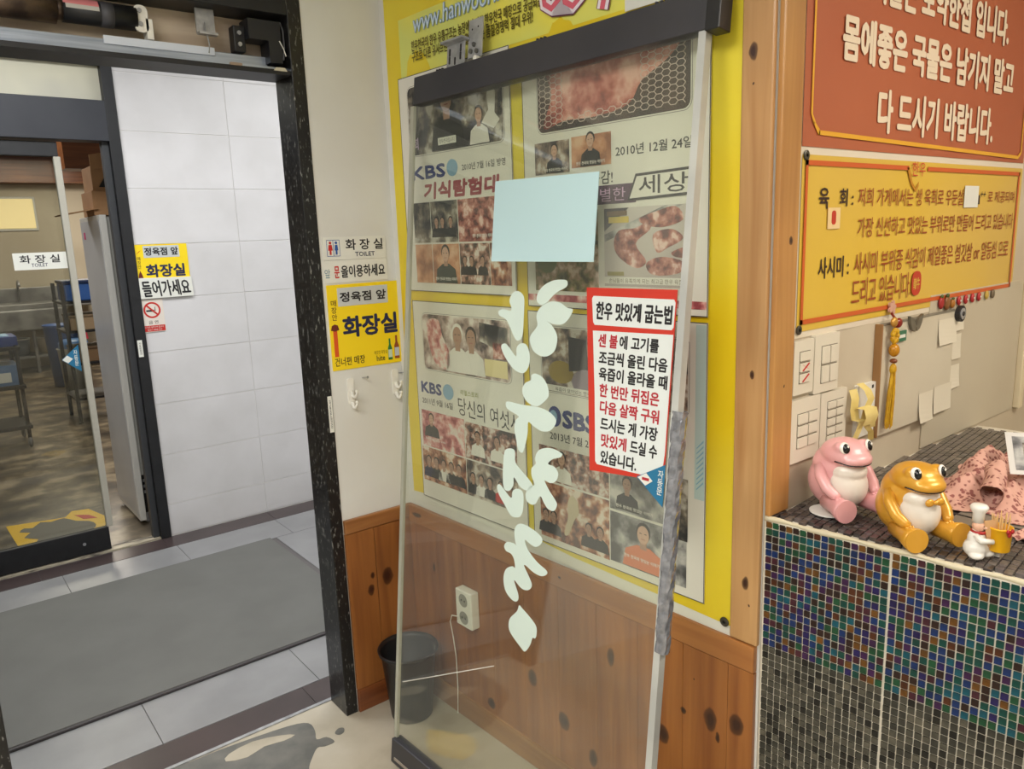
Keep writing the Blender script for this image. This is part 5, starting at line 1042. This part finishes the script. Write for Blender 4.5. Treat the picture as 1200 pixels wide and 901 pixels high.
for i in range(nx + 1):
    row = []
    for j in range(ny + 1):
        u, v = i / nx, j / ny; x = 1.655 + .42 * u + .012 * math.sin(v * 17); y = .425 + .012 * math.sin(u * 19) + (.285 + .01 * math.sin(u * 9)) * v
        edge_ = min(1, min(u, v, 1 - v) * 9); row.append(bm.verts.new((x, y, ZC + .0055 + max(.0, heap(x, y)) * (.25 + .75 * edge_))))
    G.append(row)
for i in range(nx):
    for j in range(ny): bm.faces.new((G[i][j], G[i][j + 1], G[i + 1][j + 1], G[i + 1][j]))
fin(bm, 'folded_cloth', FLO, cl, smooth=True)
bm = NB(); G = []
for i in range(9):
    row = []
    for k in range(21):
        a = k * 2 * math.pi / 20 * 1.04; r = .024 + .003 * math.sin(3 * a + i); row.append(bm.verts.new((1.69 + i * .014, .560 + .9 * r * math.cos(a) + i * .004, ZC + .036 + r * math.sin(a) + i * .003)))
    G.append(row)
for i in range(8):
    for k in range(20): bm.faces.new((G[i][k], G[i][k + 1], G[i + 1][k + 1], G[i + 1][k]))
fin(bm, 'rolled_cuff', FLO, cl, smooth=True)
cloth_sheet([(1.56, .470, ZC + .008), (1.60, .462, ZC + .010), (1.64, .462, ZC + .014), (1.70, .455, ZC + .02)], (0, .012, 0), (0, -.014, 0), 6, 9, 'cloth_tie')
ty = thing('tray', 'grey slatted tray under the pink cloth', 'tray', org=(1.75, .50, ZC))
TRM = mat('grey slat', (128, 118, 106), .5)
for k in range(5): fin(bx(1.585 + k * .05, 1.625 + k * .05, .35, .60, ZC + .0008, ZC + .003, .0005), 'slat', TRM, ty)
ph_ = thing('photo_card', 'grey printed card leaning on the cloth at the right edge', 'card', frame((1.80, .565, ZC + .058), (.45, -.80, .08), (.60, .25, .40)), (0, 0, 0))
rect(ph_, 'card', (0, .16, 0, .12), 0, mat('card white border', (206, 204, 200), .5), .001); rect(ph_, 'grey_print', (.012, .15, .012, .108), .001, PH_GREY); rect(ph_, 'dark_print', (.03, .15, .05, .09), .0016, PH_DARK)

# ------------------------------------------------------------------ kitchen things seen through the far door
fr_ = thing('display_fridge', 'tall white fridge standing just inside the far door', 'fridge', org=(1.2, 4.95, 0))
FW = mat('fridge white', (206, 204, 198), .3); FG = mat('fridge grey side', (150, 150, 144), .4)
fin(bx(.925, 1.5, 4.70, 5.25, .30, 1.775, .004), 'cabinet', FG, fr_); fin(bx(.895, .930, 4.685, 5.25, .03, 1.785, .004), 'door_frame', FW, fr_)
fin(bx(.893, .896, 4.70, 5.235, .06, 1.76, .001), 'glass_front', mat('glossy grey glass', (176, 178, 182), .28, c2=(196, 198, 202), scale=1.2), fr_)
fin(bx(.94, 1.5, 4.74, 5.25, .06, .30), 'machine_base', DARK, fr_)
for k in range(3): fin(bx(.945, .985, 4.73, 4.74, .18 + k * .035, .195 + k * .035), 'vent_slat', STEEL, fr_)
for y in (4.76, 5.2): fin(tube(NB(), [(.95, y, 0), (.95, y, .06)], .014, 8), 'foot', STEEL, fr_)
rect_m = mat('pink sticker', (206, 60, 120), .5); fin(bx(.8915, .893, 5.12, 5.16, 1.66, 1.70), 'sticker_print', rect_m, fr_)
CB = mat('brown cardboard', (176, 134, 92), .7, c2=(160, 118, 78), scale=6)
for (lbl, x0, x1, y0, y1, z0, z1) in (('open cardboard box lying flat at the bottom of the pile on the fridge', .90, 1.22, 4.82, 5.12, 1.787, 1.92), ('upper cardboard box with raised torn flaps on the fridge', .915, 1.19, 4.85, 5.10, 1.921, 2.055)):
    t = thing('cardboard_box', lbl, 'box', org=(x0, y0, z0)); fin(bx(x0, x1, y0, y1, z0, z1, .002), 'carton', CB, t)
    if z1 > 2: fin(prism(NB(), [(x0, z1 - .02), (x0 + .13, z1), (x0 + .11, z1 + .08), (x0 + .0, z1 + .06)], y0 - .006, y0 - .002), 'flap', CB, t); fin(prism(NB(), [(x0 + .03, z0 + .02), (x0 + .10, z0 + .02), (x0 + .08, z0 + .10)], y0 - .008, y0 - .006), 'torn_gap', DARK, t)
    else: fin(prism(NB(), [(x0 - .16, z0 - .0), (x0 + .02, z0 + .035), (x0 + .02, z0 + .04), (x0 - .165, z0 + .006)], y0 - .02, y0 + .22), 'flap', CB, t)
SS = mat('stainless steel', (160, 160, 158), .35, metal=.4, c2=(110, 110, 110), scale=5)
sk = thing('sink_unit', 'long stainless sink bench against the kitchen back wall', 'sink', org=(1.4, 12.1, 0))
fin(bx(.5, 2.1, 11.85, 12.5, .86, .93, .01), 'bench_top', SS, sk); fin(bx(.7, 1.7, 11.82, 12.3, .58, .86, .02), 'basin', SS, sk); fin(bx(.5, 2.1, 12.45, 12.52, .93, 1.12, .005), 'splash_back', SS, sk); fin(bx(.55, 2.05, 11.95, 12.45, .20, .23), 'lower_shelf', SS, sk)
for x in (.55, 1.3, 2.05): fin(tube(NB(), [(x, 11.9, 0), (x, 11.9, .86)], .02, 8), 'leg', SS, sk)
fin(tube(NB(), [(1.25, 12.4, .93), (1.25, 12.4, 1.18), (1.25, 12.3, 1.22), (1.25, 12.2, 1.16)], .015, 8), 'tap', STEEL, sk, smooth=True)
for x, c_, r, l_ in ((1.45, (180, 170, 150), .11, 'grey bucket on the shelf under the sinks'), (1.15, (90, 100, 110), .12, 'dark bucket on the shelf under the sinks')):
    t = thing('bucket', l_, 'bucket', org=(x, 12.15, .23)); fin(lathe(NB(), [(r * .8, 0), (r, .22), (r * .94, .22), (r * .75, .01)], (x, 12.15, .231), 18), 'pail', mat('bucket %d' % c_[0], c_, .5), t, smooth=True); fin(tube(NB(), [(x + r * math.cos(k * .39), 12.15 + r * math.sin(k * .39), .452) for k in range(17)], .008, 6, cap=False), 'rim', WHITE, t)
t = thing('cloth', 'red rag hanging beside the buckets under the sinks', 'cloth', org=(1.66, 12.0, .3)); fin(prism(NB(), [(1.55, .56), (1.9, .58), (1.92, .40), (1.78, .42), (1.72, .30), (1.6, .28), (1.58, .42)], 11.80, 11.815), 'rag', mat('red rag', (190, 60, 80), .8), t)
bn_ = thing('bin', 'blue plastic tub near the silver door edge', 'bin', org=(1.43, 10.5, 0)); fin(lathe(NB(), [(.15, 0), (.19, .72), (.20, .74), (.18, .74), (.14, .02)], (1.43, 10.5, 0.001), 24), 'tub', mat('blue tub', (30, 80, 150), .4), bn_, smooth=True)
bn_ = thing('bucket', 'pale grey bucket standing before the blue tub', 'bucket', org=(1.46, 10.1, 0)); fin(lathe(NB(), [(.14, 0), (.17, .48), (.18, .50), (.16, .50), (.13, .02)], (1.46, 10.0, 0.001), 24), 'pail', mat('grey pail', (160, 160, 156), .5), bn_, smooth=True); fin(lathe(NB(), [(.155, .50), (.155, .56), (.10, .60)], (1.46, 10.0, 0), 20), 'blue_bag', mat('blue bag', (70, 120, 180), .35), bn_, smooth=True)
sh_ = thing('shelf_rack', 'dark metal rack of trays behind the fridge', 'shelf', org=(1.3, 8.1, 0)); 
for x in (1.14, 1.60):
    for y in (8.0, 8.5): fin(bx(x - .015, x + .015, y - .015, y + .015, 0, 1.30), 'upright', BLACK, sh_)
for z in (.22, .55, .85, 1.12): fin(bx(1.12, 1.62, 7.98, 8.52, z, z + .02), 'shelf_board', BLACK, sh_)
for z, c_, l_ in ((.57, (120, 96, 70), 'brown carton on the middle board of the dark rack'), (.87, (150, 130, 104), 'pale carton on the upper board of the dark rack')): t = thing('tray', l_, 'tray', org=(1.3, 8.1, z)); fin(bx(1.17, 1.5, 8.02, 8.4, z, z + .12, .005), 'carton', mat('carton %d' % c_[0], c_, .6), t); fin(bx(1.165, 1.505, 8.015, 8.405, z + .121, z + .14, .003), 'lid', mat('carton lid %d' % c_[0], tuple(int(v * .8) for v in c_), .6), t)
t = thing('crate', 'blue plastic crate on top of the dark rack', 'crate', org=(1.3, 8.1, 1.14)); fin(bx(1.16, 1.5, 8.02, 8.4, 1.141, 1.30, .01), 'crate_body', mat('blue crate', (44, 84, 150), .45), t); fin(bx(1.15, 1.51, 8.01, 8.41, 1.301, 1.33, .005), 'crate_rim', mat('dark blue rim', (26, 44, 80), .45), t)
tr_ = thing('trolley', 'dark service trolley at the far left behind the glass door', 'trolley', org=(.45, 7.5, 0))
for x in (.25, .66):
    for y in (7.35, 7.8): fin(tube(NB(), [(x, y, .08), (x, y, .86)], .015, 8), 'upright', BLACK, tr_)
for z in (.16, .50, .82): fin(bx(.22, .69, 7.32, 7.83, z, z + .03, .005), 'tray_board', DARK, tr_)
for x in (.25, .66):
    for y in (7.35, 7.8): fin(ell(NB(), (x, y, .045), (.02, .045, .045), 12, 8), 'wheel', mat('grey wheel', (110, 110, 112), .5), tr_, smooth=True)
t = thing('box', 'blue patterned box on the top board of the service trolley', 'box', org=(.5, 7.5, .85)); fin(bx(.35, .68, 7.36, 7.7, .851, .93, .004), 'carton', mat('deep blue carton', (26, 60, 130), .4), t); fin(bx(.40, .63, 7.40, 7.66, .931, .936), 'lid_print', mat('white blue print', (150, 190, 220), .5), t)
t = thing('box', 'low blue and white box on the middle board of the service trolley', 'box', org=(.5, 7.5, .53)); fin(bx(.38, .66, 7.36, 7.7, .531, .70, .004), 'carton', mat('pale blue carton', (100, 130, 170), .4), t); fin(bx(.42, .60, 7.358, 7.36, .56, .64), 'label_print', PAPER, t)
wl_ = thing('wall_glow', 'yellowish glowing panel standing in for the soft glow on the kitchen back wall', 'lamp', org=(1.35, 12.58, 1.95)); fin(bx(1.15, 1.60, 12.56, 12.6, 1.92, 2.32, .01), 'panel', mat('yellow wall glow', (255, 232, 170), .5, emit=.55), wl_); fin(bx(1.12, 1.63, 12.575, 12.6, 1.89, 2.35, .01), 'glow_frame', CREAM, wl_)  # soft glow on the wall, made as an emitting panel with an added frame
floor_flat('floor_sticker', 'worn yellow floor marking just inside the far glass door', 'sticker', [(.28, 5.28), (.58, 5.20), (.63, 5.30), (.72, 5.27), (.78, 5.02), (.73, 4.84), (.30, 4.81)], mat('yellow floor sticker', (236, 190, 30), .4), z=-.0035, k=1)
floor_flat('worn_patch', 'grey worn middle of the yellow floor marking', 'floor patch', [(.36, 5.16), (.40, 5.13), (.45, 5.21), (.50, 5.17), (.57, 5.19), (.62, 5.08), (.68, 5.02), (.70, 4.93), (.66, 4.845), (.5, 4.835), (.38, 4.83), (.40, 4.90), (.34, 4.98), (.38, 5.05), (.33, 5.10)], mat('bare grey screed2', (108, 104, 96), .5), z=-.0025, k=2)
floor_flat('floor_sticker', 'small red piece at the corner of the yellow floor marking', 'sticker', [(.63, 5.20), (.70, 5.14), (.73, 5.04), (.66, 5.08)], mat('red floor sticker', (200, 66, 40), .4), z=-.0015, k=1)

# ------------------------------------------------------------------ ceiling lamps
LAMP = mat('lamp diffuser', (255, 250, 240), .5, emit=5.0)
def lamp(lbl, x, y, z, sx, sy):
    t = thing('ceiling_lamp', lbl, 'lamp', org=(x, y, z)); fin(bx(x - sx, x + sx, y - sy, y + sy, z - .02, z, .002), 'housing', WHITE, t); fin(bx(x - sx + .03, x + sx - .03, y - sy + .03, y + sy - .03, z - .024, z - .02), 'diffuser', LAMP, t)
lamp('flat panel lamp on the ceiling by the doorway', -.5, .7, CH, .6, .6); lamp('flat panel lamp on the ceiling at the rear', -.7, -1.2, CH, .6, .6); lamp('small flat panel lamp over the cash desk', 2.0, -.5, CH, .5, .3)
lamp('long corridor ceiling lamp near the doorway', .3, 3.35, 2.75, .6, .25); lamp('long corridor ceiling lamp at the far end', 2.3, 3.35, 2.75, .6, .25)
